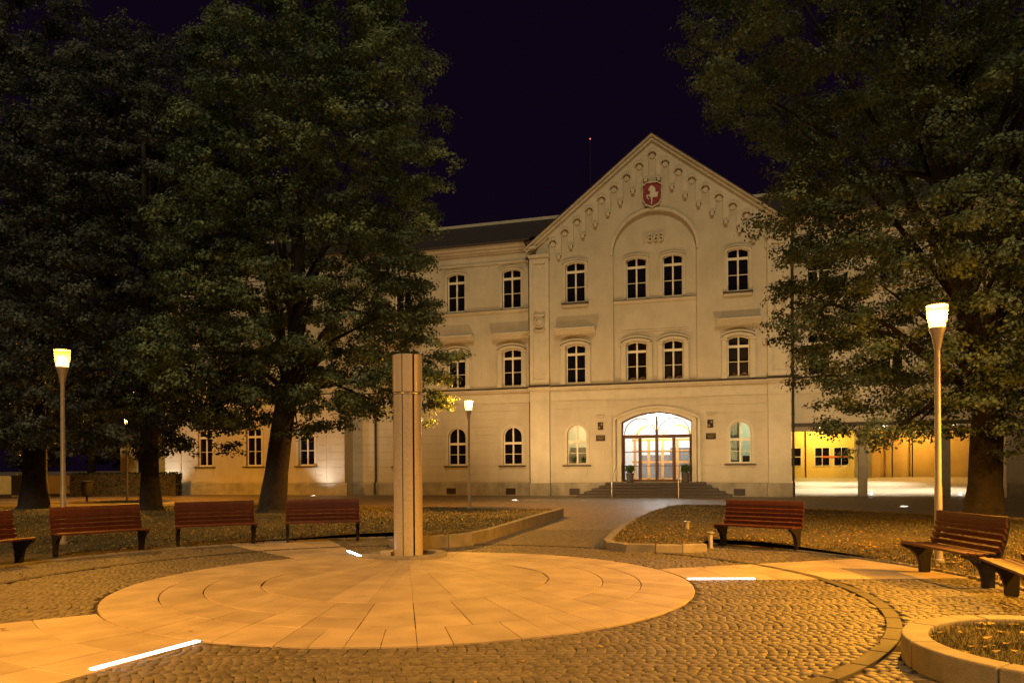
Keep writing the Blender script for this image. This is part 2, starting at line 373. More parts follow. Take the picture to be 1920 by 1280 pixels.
for nm, outl, wl, tp, bx, sd in (('left', lawnL, wallL, .15, (-22, 1.6, 14, 33), 21), ('right', lawnR, wallR, .12, (1.9, 15, 7, 30), 31)):
    P = scatter(outl, wl, tp, 75000, 0, bx, sd)
    blades('grass', P, lawn_h(P, wl, tp), M['grass'], .055, .009, 'short dry grass growing on the %s lawn' % nm, 'grass', seed=sd)
    P = scatter(outl, wl, tp, 9000, 0, bx, sd+1)
    blades('fallen_leaves', P, lawn_h(P, wl, tp)+.012, M['litter'], .03, .035, 'dry leaves fallen on the %s lawn' % nm, 'leaves', lay=True, seed=sd+1)

# ---- plaza joints bed
def inarm(P):
    d = np.asarray(P)-np.array(C0); r = np.hypot(d[:, 0], d[:, 1]); a = np.degrees(np.arctan2(d[:, 1], d[:, 0])) % 360
    ok = np.zeros(len(d), bool)
    for a0, a1 in ARMS: ok |= (a > a0) & (a < a1)
    return ok & (r > 3.7) & (np.hypot(*(np.asarray(P)-np.array(PL)).T) < RCURB)
ARMS = [(.6, 18.3), (112.4, 129.6), (214.5, 248)]

# ---- cobbles laid in segmental arcs
PLANT = Vector((4.28, 5.86)); PLANT_R = 1.18
W = 1.02; cell = .086
pts = []
for k, yc in enumerate(np.arange(4.6, 19.5, W)):
    ts = np.arange(-W/2+cell/2, W/2, cell)
    for t in ts:
        sag = .30*(1-(2*t/W)**2)
        for xx in np.arange(-9.6, 9., cell): pts.append((xx+sag+(k % 2)*.05, yc+t))
pts = np.array(pts); pts += rng.normal(0, .006, pts.shape)
d0 = np.hypot(*(pts-np.array(C0)).T); dp = np.hypot(*(pts-np.array(PL)).T); dc = np.abs(np.hypot(*(pts-np.array(CH_C)).T)-CH_R)
keep = (d0 > 3.86) & (dc > .108) & ~inarm(pts) & (np.hypot(*(pts-np.array(PLANT)).T) > PLANT_R+.02) & ~inside(pts, lawnL) & ~inside(pts, lawnR)
path_zone = (pts[:, 1] > 13) & (seg_dist(pts, wallL) > .12) & (seg_dist(pts, wallR) > .12)
keep &= ((dp < RCURB-.12) | path_zone) & (np.abs(pts[:, 0]) < pts[:, 1]*.70+.3) & (np.hypot(*(pts-np.array(K)).T) > .8)
keep &= (dp < RCURB-.12) | ((pts[:, 0] > -2.4) & (pts[:, 0] < 4.2))
pts = pts[keep]
dirs = rng.normal(0, .09, len(pts))
# angle of each stone follows its arc
ystrip = ((pts[:, 1]-4.6+W/2) % W)-W/2
dirs += np.arctan(-.30*8*ystrip/W**2)*-1
order = np.argsort(np.hypot(pts[:, 0], pts[:, 1])); pts = pts[order]; dirs = dirs[order]
hx = cell/2*rng.uniform(.88, .99, len(pts)); hy = cell/2*rng.uniform(.88, .99, len(pts)); hz = .026+rng.normal(0, .0018, len(pts))
plaza = MB().prism(circ(PL, RCURB-.08, 0, 354, 58), .001, .004).build('cobbled_plaza', M['mortar'], kind='structure')
cvar = []
for i in range(6):
    q = []
    for sx, sy in ((-1, -1), (1, -1), (1, 1), (-1, 1)): q.append((sx*cell/2*.89*random.uniform(.9, 1.04), sy*cell/2*.89*random.uniform(.9, 1.04)))
    cvar.append(MB().prism(q, -.03, 0, ch=.009, chz=.006).mesh('cobble', M['cobble']))
for i in range(300):
    o = link('cobble', cvar[i % 6], plaza, loc=(pts[i, 0], pts[i, 1], hz[i]), rz=float(dirs[i]))
n = len(pts)-300; a = dirs[300:]; P = pts[300:]; HX = hx[300:]; HY = hy[300:]; Z = hz[300:]
rows = []
for sc_, zz in ((1., -.02), (1., -.006), (.82, 0.)):
    for sx, sy in ((-1, -1), (1, -1), (1, 1), (-1, 1)):
        jx = sx*HX*sc_*rng.uniform(.92, 1.05, n); jy = sy*HY*sc_*rng.uniform(.92, 1.05, n)
        rows.append(np.c_[P[:, 0]+jx*np.cos(a)-jy*np.sin(a), P[:, 1]+jx*np.sin(a)+jy*np.cos(a), Z+zz])
V = np.stack(rows, 1)
F_ = np.array([(0, 1, 5, 4), (1, 2, 6, 5), (2, 3, 7, 6), (3, 0, 4, 7), (4, 5, 9, 8), (5, 6, 10, 9), (6, 7, 11, 10), (7, 4, 8, 11), (8, 9, 10, 11)])
idx = (F_[None]+12*np.arange(n)[:, None, None]).reshape(-1)
me = bpy.data.meshes.new('cobbles'); me.vertices.add(n*12); me.vertices.foreach_set('co', V.astype(np.float32).ravel())
me.loops.add(len(idx)); me.loops.foreach_set('vertex_index', idx.astype(np.int32)); me.polygons.add(n*9)
me.polygons.foreach_set('loop_start', np.arange(0, len(idx), 4, dtype=np.int32)); me.polygons.foreach_set('loop_total', np.full(n*9, 4, np.int32))
me.update(); me.materials.append(M['cobble']); link('cobbles', me, plaza, kind='stuff')

# ---- paved disc: slabs between eccentric rings, joints fanning out from the column
RINGS = [((-1.40, 10.58), 3.81), ((-1.44, 10.73), 3.19), ((-1.45, 10.82), 2.70), ((-1.49, 10.96), 2.00)]
disc = MB().prism(circ(C0, 3.84, 0, 355, 71), .002, .008).build('stone_disc', M['mortar'], kind='structure')
front = math.atan2(C0.y-K.y, C0.x-K.x)
def cross(c, r, o, d):                                            # crossings of a ray with a ring
    c = Vector(c); f = o-c; b = f.dot(d); q = b*b-(f.length_squared-r*r)
    if q < 0: return None
    s = math.sqrt(q); return -b-s, -b+s
def joint(th):
    o = Vector(RINGS[0][0])+Vector((math.cos(th), math.sin(th)))*RINGS[0][1]
    dlt = math.atan2(math.sin(th-front), math.cos(th-front)); s = max(0., (1+math.cos(dlt))/2)
    A = C0+(K-C0)*s*.97; d = (A-o).normalized(); res = [o]
    for c, r in RINGS[1:]:
        x = cross(c, r, o, d); res.append(o+d*(x[0] if x else (Vector(c)-o).dot(d)))
    return res
def shrink(poly, g):
    c = sum((Vector(p) for p in poly), Vector((0, 0)))/len(poly); outp = []
    for p in poly:
        d = c-Vector(p); outp.append(Vector(p)+d*min(.3, g/max(d.length, .01)))
    return outp
NJ = 74; js = [joint(front+2*math.pi*i/NJ) for i in range(NJ+1)]
for row in range(3):
    i = 0
    while i < NJ:
        st = 1 if (row == 0 and random.random() < .75) else 2
        st = min(st, NJ-i)
        a, b, m_ = js[i], js[i+st], js[i+1]
        poly = [a[row], b[row], b[row+1], a[row+1]] if st == 1 else [a[row], m_[row], b[row], b[row+1], m_[row+1], a[row+1]]
        MB().prism(shrink(poly, .008), .004, .030+random.uniform(-.0015, .0015), ch=.004).build('slab', M['slab'], disc); i += st
dk = R(6.2); fr = front
for i in range(-7, 7):
    a0, a1 = fr+i*dk, fr+(i+1)*dk; seg = []
    for aa in (a0, a1):
        d = Vector((math.cos(aa), math.sin(aa))); x = cross(RINGS[3][0], RINGS[3][1], K, d); seg.append((d, x))
    if not all(s_[1] for s_ in seg):
        s_ = seg[0] if seg[0][1] else seg[1]
        if not s_[1]: continue
        oth = seg[1] if s_ is seg[0] else seg[0]; tm = (Vector(RINGS[3][0])-K).dot(oth[0]); oth = (oth[0], (tm, tm)); seg = [s_, oth] if s_ is seg[0] else [oth, s_]
    cuts = [0, 1] if abs(i+.5) > 6 else [0, .42, 1]
    if seg[0][1][0] == seg[0][1][1] or seg[1][1][0] == seg[1][1][1]: cuts = [0, 1]
    for c0, c1 in zip(cuts[:-1], cuts[1:]):
        f = lambda s_, t: K+s_[0]*(s_[1][0]+(s_[1][1]-s_[1][0])*t)
        poly = [f(seg[0], c0), f(seg[1], c0), f(seg[1], c1), f(seg[0], c1)]
        poly = [p for j, p in enumerate(poly) if (p-poly[j-1]).length > .02]
        if len(poly) > 2: MB().prism(shrink(poly, .005), .004, .030+random.uniform(-.001, .004), ch=.004).build('slab', M['slab'], disc)
# paved arms running out to the benches
for a0, a1 in ARMS:
    arm = empty('paved_arm', (0, 0, 0), kind='structure')
    na = 3 if a1-a0 < 20 else 5; r0 = 3.83; ri = 0
    while r0 < 8.0:
        r1 = r0+(.66 if ri else .60)
        for k in range(na):
            b0, b1 = a0+(a1-a0)*k/na, a0+(a1-a0)*(k+1)/na
            poly = [C0+Vector((math.cos(R(t)), math.sin(R(t))))*r for r, t in ((r0, b0), (r1, b0), (r1, b1), (r0, b1))]
            if min((p-PL).length for p in poly) > RCURB-.2: continue
            poly = [p if (p-PL).length < RCURB-.07 else PL+(p-PL).normalized()*(RCURB-.07) for p in poly]
            if max(p.y for p in poly) < 3.5: continue
            MB().prism(shrink(poly, .005), .004, .030+random.uniform(-.0015, .0015), ch=.004).build('slab', M['slab'], arm)
        r0 = r1; ri += 1
# drain ring
dr = empty('drain_channel', (0, 0, 0), kind='structure')
for i in range(66):
    t0, t1 = 360*i/66+.12, 360*(i+1)/66-.12
    o_, i_ = circ(CH_C, CH_R+.07, t0, t1, 2), circ(CH_C, CH_R-.07, t1, t0, 2)
    if min(p[1] for p in o_+i_) < 4.6 : continue
    MB().prism(o_+i_, .004, .0315, ch=.003).build('drain_stone', M['drain'], dr)

# ---- low walls and kerbs: stones of their own
def kerb_line(root, line, w0, w1, top, n_each=1, side=1, bottom=.0, mt='kerb', gap=.006, nm='kerb_stone'):
    L = [Vector(p) for p in line]
    for i in range(len(L)-1):
        def nrm(j):
            a, b = L[max(j-1, 0)], L[min(j+1, len(L)-1)]; d = (b-a).normalized(); return Vector((-d.y, d.x))*side
        p, q = L[i], L[i+1]; d = (q-p).normalized()*gap; tp = top(i) if callable(top) else top
        poly = [p+d+nrm(i)*w0, q-d+nrm(i+1)*w0, q-d+nrm(i+1)*w1, p+d+nrm(i)*w1]
        MB().prism(poly, bottom, tp+random.uniform(-.003, .003), ch=.014).build(nm, M[mt], root)
wl = empty('low_wall', (0, 0, 0), label='low granite retaining wall curving round the lawn corner behind the column', cat='wall')
kerb_line(wl, wallL, 0, .16, lambda i: .27 if i < 8 else .25-.05*(i-7), side=1)
wr = empty('low_wall', (0, 0, 0), label='low rounded granite wall edging the lawn right of the entrance path', cat='wall')
kerb_line(wr, wallR, 0, .18, lambda i: .17 if i > 1 else .10, side=-1)
kb = empty('lawn_kerb', (0, 0, 0), kind='structure')
kerb_line(kb, circ(PL, RCURB, 101, 172, 42), -.04, .05, .055, side=1)
kerb_line(kb, circ(PL, RCURB, 47, -32, 46), -.04, .05, .055, side=1)
kerb_line(kb, [(7.6, 30.1), (8.6, 29.5), (10.2, 27.9), (12.4, 24.6), (14.4, 21.6), (18.5, 17)], -.06, .06, .09, side=1)
kerb_line(kb, [(-31, 37.6), (-20, 36.5), (-9.9, 33.4), (-5.9, 31.7), (-1.9, 29.9), (.6, 27.6), (1.35, 26.2)], -.06, .06, .05, side=1)

# ---- round planter, bottom right
pln = empty('round_planter', (PLANT.x, PLANT.y, 0), label='round low granite planter filled with dry turf at the bottom right', cat='planter')
for i in range(9):
    t0, t1 = 40*i+13+.25, 40*(i+1)+13-.25
    MB().prism(circ((0, 0), PLANT_R, t0, t1, 6)+circ((0, 0), PLANT_R-.20, t1, t0, 6), 0, .225, ch=0).build('kerb_stone', M['kerb'], pln, bevel=.014)
r_, a_ = np.meshgrid(np.linspace(0, PLANT_R-.2, 14), np.linspace(0, 2*np.pi, 49)[:-1], indexing='ij')
V = np.c_[(r_*np.cos(a_)).ravel(), (r_*np.sin(a_)).ravel()]; z = .165+.05*(1-(np.hypot(*V.T)/PLANT_R)**2)+.03*(vnoise(V, .25, 5)-.5)
mb = MB(); mb.v = [(p[0], p[1], q) for p, q in zip(V, z)]; mb.f = [(i*48+j, i*48+(j+1) % 48, (i+1)*48+(j+1) % 48, (i+1)*48+j) for i in range(13) for j in range(48)]
mb.build('turf', M['lawn'], pln, smooth=True)
P = rng.uniform(-1, 1, (7000, 2))*(PLANT_R-.2); P = P[np.hypot(*P.T) < PLANT_R-.22]
V3 = P+np.array(PLANT); zz = .165+.05*(1-(np.hypot(*P.T)/PLANT_R)**2)
blades('grass', V3, zz, M['grass'], .045, .005, 'dry grass growing inside the round planter', 'grass', seed=77)
blades('fallen_leaves', V3[:90], zz[:90]+.02, M['litter'], .02, .028, 'dry leaves lying in the round planter', 'leaves', lay=True, seed=78)
# a few leaves blown over the paving
P = np.c_[rng.uniform(-9, 8, 420), rng.uniform(5, 22, 420)]; P = P[~inside(P, lawnL) & ~inside(P, lawnR) & ((np.hypot(*(P-np.array(C0)).T) > 3.9) | (rng.random(len(P)) < .12))]
blades('fallen_leaves', P, np.full(len(P), .034), M['litter'], .02, .026, 'single dry leaves blown over the paved plaza', 'leaves', lay=True, seed=79)

# ---- light strips let into the arm edges
def strip(a, b, label):
    a, b = Vector(a), Vector(b); d = (b-a).normalized(); n_ = Vector((-d.y, d.x))
    t = empty('light_strip', (a.x, a.y, 0), math.atan2(d.y, d.x), label, 'ground light', 'white light strips set in the paving'); L = (b-a).length
    MB().box(-.02, L+.02, -.045, .045, .005, .034).build('housing', M['steel'], t)
    MB().box(0, L, -.026, .026, .030, .040).build('diffuser', M['led'], t)
strip((-3.32, 6.05, 0)[:2], (-2.88, 7.02), 'long white light strip glowing in the paving at the lower left')
strip((2.44, 10.70), (3.36, 10.665), 'white light strip glowing beside the right paved arm')
strip((-3.13, 14.60), (-2.74, 13.78), 'short white light strip glowing just left of the column')

# ================================================================== column monument
cz = empty('column_monument', (K.x, K.y, 0), label='tall slotted stone column with polished metal cap on the paved disc', cat='monument')
RC = .262; HT = 3.62; HS = 2.93
MB().lathe([(RC-.045, .03), (RC-.045, HT-.03)], 40, cap=True).build('core', M['slot'], cz, smooth=True)
cuts = [(-103, .016), (-59, .034), (4, .05), (62, .05), (120, .05), (192, .03)]       # slots (deg, width m)
for i in range(len(cuts)):
    a0, w0 = cuts[i]; a1, w1 = cuts[(i+1) % len(cuts)]; a1 = a1+360 if a1 < a0 else a1
    s0, s1 = R(a0)+w0/2/RC, R(a1)-w1/2/RC
    def shell(z0, z1, ro, ri):
        return MB().lathe([(ri, z0), (ro-.008, z0), (ro, z0+.008), (ro, z1-.008), (ro-.008, z1), (ri, z1)], 14, a0=s0, a1=s1, cap=True)
    shell(.03, HS-.02, RC-.004, RC-.05).build('stone_shaft', M['colstone'], cz, smooth=True)
    shell(HS+.02, HT, RC+.004, RC-.05).build('metal_cap', M['colcap'], cz, smooth=True)
MB().lathe([(RC-.05, HS-.01), (RC-.006, HS-.01), (RC-.006, HS+.01), (RC-.05, HS+.01)], 40).build('joint_ring', M['steel'], cz, smooth=True)
MB().lathe([(.50, .02), (.50, .075), (.51, .085), (.68, .085), (.695, .07), (.695, .02)], 64).build('base_ring', M['kerb'], cz, smooth=True)
MB().lathe([(.05, .036), (.50, .036)], 40).build('gravel_bed', M['mortar'], cz)
MB().box(-.50, -.30, -.10, .10, .036, .12).build('plinth_block', M['colstone'], cz, bevel=.008)

# ================================================================== street lamps
def make_lamp():
    t = empty('street_lamp')
    MB().lathe([(.085, 0), (.085, .05), (.06, .07), (.056, 1.2), (.050, 1.22), (.042, 3.42)], 16).build('pole', M['pole'], t, smooth=True)
    MB().lathe([(.042, 3.40), (.055, 3.46), (.09, 3.64), (.126, 3.74), (.128, 3.76), (.05, 3.76)], 24).build('lamp_cone', M['pole'], t, smooth=True)
    MB().lathe([(.128, 3.76), (.138, 3.88), (.157, 4.12)], 28).build('lamp_shade', M['shade'], t, smooth=True)
    MB().lathe([(.157, 4.115), (.164, 4.12), (.164, 4.133), (.15, 4.138), (.01, 4.143)], 28).build('lamp_lid', M['lid'], t, smooth=True)
    MB().lathe([(.012, 3.762), (.112, 3.764), (.120, 3.82), (.112, 3.90), (.08, 3.955), (.04, 3.985), (.005, 3.995)], 24).build('bulb', M['bulb'], t, smooth=True)
    return t
lamp0 = make_lamp()
LW = 2950
LAMPS = [((-9.53, 16.3), 'sodium street lamp standing behind the benches at the far left', .30),
         ((-1.64, 29.36), 'small distant sodium street lamp with dark pole right of the column', .50),
         ((6.83, 12.31), 'nearest sodium street lamp standing behind the right hand bench', .85),
         ((10.6, 9.6), 'sodium street lamp beyond the right edge of the picture', 1.9),
         ((-7.6, 4.4), 'sodium street lamp behind the camera on the left', 1.15),
         ((6.2, 1.2), 'sodium street lamp behind the camera on the right', .85),
         ((-19.5, 38.9), 'distant street lamp whose head hides in the foliage left of the building', .9)]
for i, ((x, y), lab, k) in enumerate(LAMPS):
    side = 1.0 if y > 25 else .16
    l = lamp0 if i == 0 else copy_tree(lamp0)
    l.location = (x, y, .03); tag(l, lab, 'street lamp', 'sodium street lamps round the plaza'); 
    point('lamp_light', (0, 0, 4.06), LW*k*side, SODIUM, .05, l)                 # what leaves the glass sideways
    spot('lamp_beam', (0, 0, 4.06), (0, 0, 0), LW*k*.95, SODIUM, 163, .45, .05, l)   # thrown down by the reflector under the lid

# ================================================================== benches
def make_bench():
    t = empty('park_bench'); L = 1.56
    sec = [(-.30, .435), (-.215, .425), (-.13, .42), (-.045, .42), (.04, .425)]
    sm = MB().box(-L/2, L/2, -.036, .036, -.016, .016).mesh('slat', M['slat'])
    def put(y, z, tilt):
        o = link('slat', sm, t, bevel=.006); o.location = (0, y, z); o.rotation_euler = (tilt, 0, 0)
    for (y, z), tl in zip(sec, (.12, .06, 0, 0, -.06)): put(y, z, tl)
    back = [(.125, .475, -1.28), (.155, .555, -1.2), (.18, .635, -1.25), (.20, .715, -1.33), (.213, .79, -1.42), (.215, .862, -1.6)]
    for y, z, tl in back: put(y, z, tl)
    for s in (-1, 1):
        x0, x1 = s*(L/2-.045)-.03, s*(L/2-.045)+.03
        prof = [(-.075, 0), (.06, 0), (.065, .22), (.10, .36), (.135, .405), (.165, .50), (.205, .66), (.235, .82), (.232, .885), (.258, .885), (.275, .80), (.262, .65), (.225, .46), (.175, .34)]
        stem = [(-.07, 0), (.07, 0), (.078, .20), (.115, .33), (.185, .44), (.235, .60), (.268, .78), (.262, .90), (.238, .90), (.236, .78), (.205, .62), (.155, .47), (.10, .405), (-.33, .412), (-.335, .385), (-.22, .34), (-.12, .24), (-.078, .12)]
        mb = MB(); n = len(stem); vs = [(x, p[0], p[1]) for x in (x0, x1) for p in stem]
        tr = tessellate_polygon([[Vector((p[0], p[1], 0)) for p in stem]])
        mb.add(vs, [tuple(q) for q in tr]+[tuple(n+i for i in q) for q in tr]+[(i, (i+1) % n, n+(i+1) % n, n+i) for i in range(n)])
        mb.build('iron_support', M['iron'], t, bevel=.005)
    return t
bench0 = make_bench(); first = [True]
def bench(p, q, label):
    p, q = Vector(p), Vector(q); m = (p+q)/2; d = (q-p).normalized(); a = math.atan2(d.y, d.x)
    f = Vector((math.sin(a), -math.cos(a)))
    if f.dot(PL-m) < 0: a += math.pi
    b = bench0 if first[0] else copy_tree(bench0); first[0] = False
    b.location = (m.x, m.y, .035); b.rotation_euler = (0, 0, a); tag(b, label, 'bench', 'wooden benches round the plaza')
bench((-8.31, 12.94), (-8.78, 11.55), 'leftmost red slatted bench cut off by the left picture edge')
bench((-8.2, 13.84), (-7.19, 14.82), 'red slatted bench in front of the left street lamp')
bench((-6.77, 15.57), (-5.49, 16.24), 'red slatted bench left of the large leaning tree trunk')
bench((-4.82, 16.43), (-3.37, 16.80), 'red slatted bench between the large trunk and the column')
bench((4.2, 15.1), (5.21, 14.18), 'red slatted bench beside the two short steel bollards')
bench((6.03, 11.24), (6.05, 9.77), 'red slatted bench in front of the right street lamp')
bench((5.94, 9.14), (5.52, 7.74), 'rightmost red slatted bench cut off by the right picture edge')

# ---- short steel bollards
def bollard(x, y, z, h, label):
    t = empty('bollard', (x, y, z), label=label, cat='bollard', group='short steel bollards on the right lawn')
    MB().lathe([(.06, 0), (.06, .012), (.046, .016), (.046, h-.03)], 20).build('post', M['steel'], t, smooth=True)
    MB().lathe([(.046, h-.032), (.074, h-.03), (.078, h-.024), (.078, h-.004), (.07, h), (.002, h+.002)], 20).build('cap', M['steel'], t, smooth=True)
bollard(4.10, 18.0, .06, .26, 'small steel bollard standing alone on the right lawn')
bollard(3.80, 14.75, .03, .31, 'steel bollard close to the left end of the right bench')
# ================================================================== the building
P0 = Vector((7.7, 41.3, 0)); TH = R(17)
BR = empty('public_building', P0, -TH, 'cream three storey public building with stepped arch gable and arched entrance', 'building')
def bl(u, v, w): return P0+Vector((math.cos(TH)*u-math.sin(TH)*v, -math.sin(TH)*u-math.cos(TH)*v, w))   # building -> world
def part(mb, name, m, parent=None, **k): return mb.build(name, M[m], parent or BR, **k)
def ubox(u0, u1, v0, v1, w0, w1): return MB().box(u0, u1, -v1, -v0, w0, w1)

def arch_head(u0, u1, ws, rise, n=10):                             # head from right springing to left
    h = (u1-u0)/2; c = (u0+u1)/2
    if rise >= h-1e-4: return [(c+h*math.cos(math.pi*i/n), ws+h*math.sin(math.pi*i/n)) for i in range(n+1)]
    r = (h*h+rise*rise)/(2*rise); a = math.asin(h/r)
    return [(c+r*math.sin(a-2*a*i/n), ws+rise-r+r*math.cos(a-2*a*i/n)) for i in range(n+1)]
def opening(u0, u1, w0, ws, rise): return [(u0, w0), (u1, w0)]+arch_head(u0, u1, ws, rise)
def grow(o, g): u0, u1, w0, ws, rise = o; return (u0-g, u1+g, w0, ws, rise+g if rise >= (u1-u0)/2-1e-4 else rise*(1+g/(u1-u0)*.8), g)

def ringpoly(o, g, down=0.):                                       # architrave round an opening (open at the sill)
    u0, u1, w0, ws, rise = o; full = rise >= (u1-u0)/2-1e-4
    outer = [(u1+g, w0-down)]+[(p[0], p[1]) for p in arch_head(u0-g, u1+g, ws+(0 if full else g*.75), rise+g if full else rise*1.1)]+[(u0-g, w0-down)]
    inner = [(u0, w0-down)]+list(reversed(arch_head(u0, u1, ws, rise)))+[(u1, w0-down)]
    return outer+inner

def window(o, vf, glassm='pane', tr=None, bar=None, fr=.055, mull=.085):
    """casement window in an opening; the frame is the part, each pane a sub-part"""
    u0, u1, w0, ws, rise = o; c = (u0+u1)/2; full = rise >= (u1-u0)/2-1e-4
    tr = tr if tr is not None else ws-.45; mb = MB()
    inn = (u0+fr, u1-fr, w0+fr+.02, ws+(0 if full else -.02), (rise-fr) if full else rise*.9)
    mb.slab(opening(*o), [opening(*inn)], vf, vf-.07)
    top = max(p[1] for p in arch_head(inn[0], inn[1], inn[3], inn[4]))
    mb.box(c-mull/2, c+mull/2, -vf+.004, -vf+.066, inn[2], top+.01)
    mb.box(inn[0], inn[1], -vf-.012, -vf+.062, tr, tr+.13)
    bar = bar if bar is not None else (inn[2]+tr)/2
    mb.box(inn[0], c-mull/2, -vf+.012, -vf+.05, bar-.016, bar+.016).box(c+mull/2, inn[1], -vf+.012, -vf+.05, bar-.016, bar+.016)
    f = part(mb, 'window', 'frame')
    hd = arch_head(inn[0], inn[1], inn[3], inn[4], 12)
    def pn(poly): MB().slab(poly, [], vf-.035, vf-.042, back=True).build('pane', M[glassm], f)
    e = .004
    for a, b in ((inn[0], c-mull/2), (c+mull/2, inn[1])):
        pn([(a+e, inn[2]+e), (b-e, inn[2]+e), (b-e, bar-.016-e), (a+e, bar-.016-e)])
        pn([(a+e, bar+.016+e), (b-e, bar+.016+e), (b-e, tr-e), (a+e, tr-e)])
        hp = [p for p in hd if a+e < p[0] < b-e]
        def hy(x):
            for p, q in zip(hd[:-1], hd[1:]):
                if q[0] <= x <= p[0]: return q[1]+(p[1]-q[1])*(x-q[0])/(p[0]-q[0])
            return inn[3]
        pn([(a+e, tr+.13+e), (b-e, tr+.13+e), (b-e, hy(b-e)-e)]+[(p[0], p[1]-e) for p in hp]+[(a+e, max(hy(a+e)-e, tr+.14+e))])
    return f

# ---- openings
CU = [(-4.87, -3.77), (3.78, 4.88)]; CR = [(-1.52, -.42), (.45, 1.50)]
UPR = lambda u: (u[0], u[1], 10.72, 12.82, .13)
LOW = lambda u: (u[0], u[1], 6.24, 8.24, .13)
GFW = lambda u: (u[0], u[1], 1.74, 3.38, (u[1]-u[0])/2)
GFL = [(-4.84, -3.74), (3.84, 4.94)]
DOOR = (-1.80, 1.94, .76, 4.02, .52)
MAINU = [(-12.07, -10.97), (-8.68, -7.56), (-15.46, -14.36)]
WINGU = [(-28.9, -27.8), (-25.28, -24.18), (-21.54, -20.44)]
RIGHTU = [(7.72, 8.82), (11.1, 12.2), (14.5, 15.6), (17.9, 19.0), (21.2, 22.3)]
VM = -.35; VW = .58; VB = -.14                                    # wall planes: main range, left wing, recessed centre bay
APEX = (-.05, 19.30); EAVE = 14.02; HALF = 6.86

# ---- centre block wall with gable, recessed centre bay
recess = [(-2.22, 6.22), (2.24, 6.22)]+arch_head(-2.22, 2.24, 13.15, 2.23, 24)
gable = [(-HALF, 0), (HALF, 0), (HALF, EAVE), APEX, (-HALF, EAVE)]
part(MB().slab(gable, [recess]+[opening(*UPR(u)) for u in CU]+[opening(*LOW(u)) for u in CU]+[opening(*GFW(u)) for u in GFL]+[opening(*DOOR)], 0, -.34), 'gable_wall', 'plaster')
part(MB().slab([(p[0]*1.02, p[1]) for p in recess], [opening(*UPR(u)) for u in CR]+[opening(*LOW(u)) for u in CR], VB, VB-.25), 'recess_wall', 'plaster')
part(MB().slab([(-2.22, .8), (2.24, .8), (2.24, 5.2), (-2.22, 5.2)], [opening(*DOOR)], .035, .0), 'entrance_bay', 'plaster')
# ---- main range, left wing, right wing
TOPM = 14.30
part(MB().slab([(-18.4, 0), (-HALF, 0), (-HALF, TOPM), (-18.4, TOPM)], [opening(*f(u)) for u in MAINU for f in (UPR, LOW, GFW)], VM, VM-.34), 'main_wall', 'plaster')
part(MB().slab([(-31.4, 0), (-18.34, 0), (-18.34, TOPM), (-31.4, TOPM)], [opening(*f(u)) for u in WINGU for f in (UPR, LOW)]+[opening(u[0], u[1], 1.80, 4.0, .13) for u in WINGU], VW, VW-.34), 'wing_wall', 'plaster')
part(ubox(-18.74, -18.34, VM-.2, VW-.341, 0, TOPM), 'wing_return_wall', 'plaster')
part(ubox(-31.4, -31.0, -10, VW-.341, 0, TOPM), 'wing_end_wall', 'plaster')
part(MB().slab([(HALF, 3.75), (24, 3.75), (24, TOPM), (HALF, TOPM)], [opening(*f(u)) for u in RIGHTU for f in (UPR, LOW)], VM, VM-.34), 'right_wall', 'plaster')
part(ubox(16.6, 24, VM-.4, VM-.002, 0, 3.74), 'right_ground_wall', 'plaster')
for u in MAINU:
    for f in (UPR, LOW, GFW): window(f(u), VM-.16)
for u in WINGU:
    for f in (UPR, LOW): window(f(u), VW-.16)
    window((u[0], u[1], 1.80, 4.0, .13), VW-.16)
for u in RIGHTU:
    for f in (UPR, LOW): window(f(u), VM-.16)
for u in CU:
    window(UPR(u), -.16)
window(LOW(CU[0]), -.16); window(LOW(CU[1]), -.16, 'clear')
for u in CR:
    window(UPR(u), VB-.14); window(LOW(u), VB-.14, 'clear')
for u in GFL: window(GFW(u), -.16, 'clear')
# unlit rooms with papers behind the clear first floor windows
for u, vb in ((CU[1], 0), (CR[0], VB), (CR[1], VB)):
    rm = part(MB().box(u[0]-.1, u[1]+.1, -vb+.36, -vb+1.5, 6.1, 8.6), 'unlit_room', 'room')
    for k in range(2):
        x = u[0]+.3+k*.52; pts_ = [(x-.17+.34*i/8, -vb+.32-.02*(i % 2), 6.34+.09*math.sin(math.pi*i/8)*(1 if k else .7)) for i in range(9)]
        MB().tube(pts_, .035, 8).build('paper_roll', M['paper'], rm, smooth=True)
        MB().tube([(p[0], p[1]+.05, p[2]+.05) for p in pts_], .03, 8).build('paper_roll', M['paper'], rm, smooth=True)

# ---- coursed ground floor: each course stands proud between recessed joints
def courses(u0, u1, v, holes, w0=.78, w1=5.26, h=.452, proud=.016):
    k = 0; wv = w0
    while wv < w1-.1:
        t = min(wv+h-.018, w1); spans = [(u0, u1)]
        for a, b, c, d in holes:
            if wv < d and t > c:
                spans = [q for s_ in spans for q in ((s_[0], min(s_[1], a)), (max(s_[0], b), s_[1])) if q[1]-q[0] > .05]
        for a, b in spans: ubox(a, b, v+.001, v+proud+random.uniform(-.002, .002), wv, t).build('stone_course', M['plaster'], BR)
        wv += h
gh = lambda us, g=.16: [(u[0]-g, u[1]+g, 1.60, 4.13) for u in us]
courses(-5.78, -2.30, 0, gh(GFL)); courses(2.32, 5.76, 0, gh(GFL))
courses(-18.3, -6.9, VM, gh(MAINU)); courses(-31.0, -19.6, VW, [(u[0]-.16, u[1]+.16, 1.66, 4.3) for u in WINGU])
courses(-19.4, -18.36, VW+.05, [], .80, 5.26)
part(ubox(-19.45, -18.34, VW+.0, VW+.05, .79, 5.3), 'wing_pilaster', 'plaster')
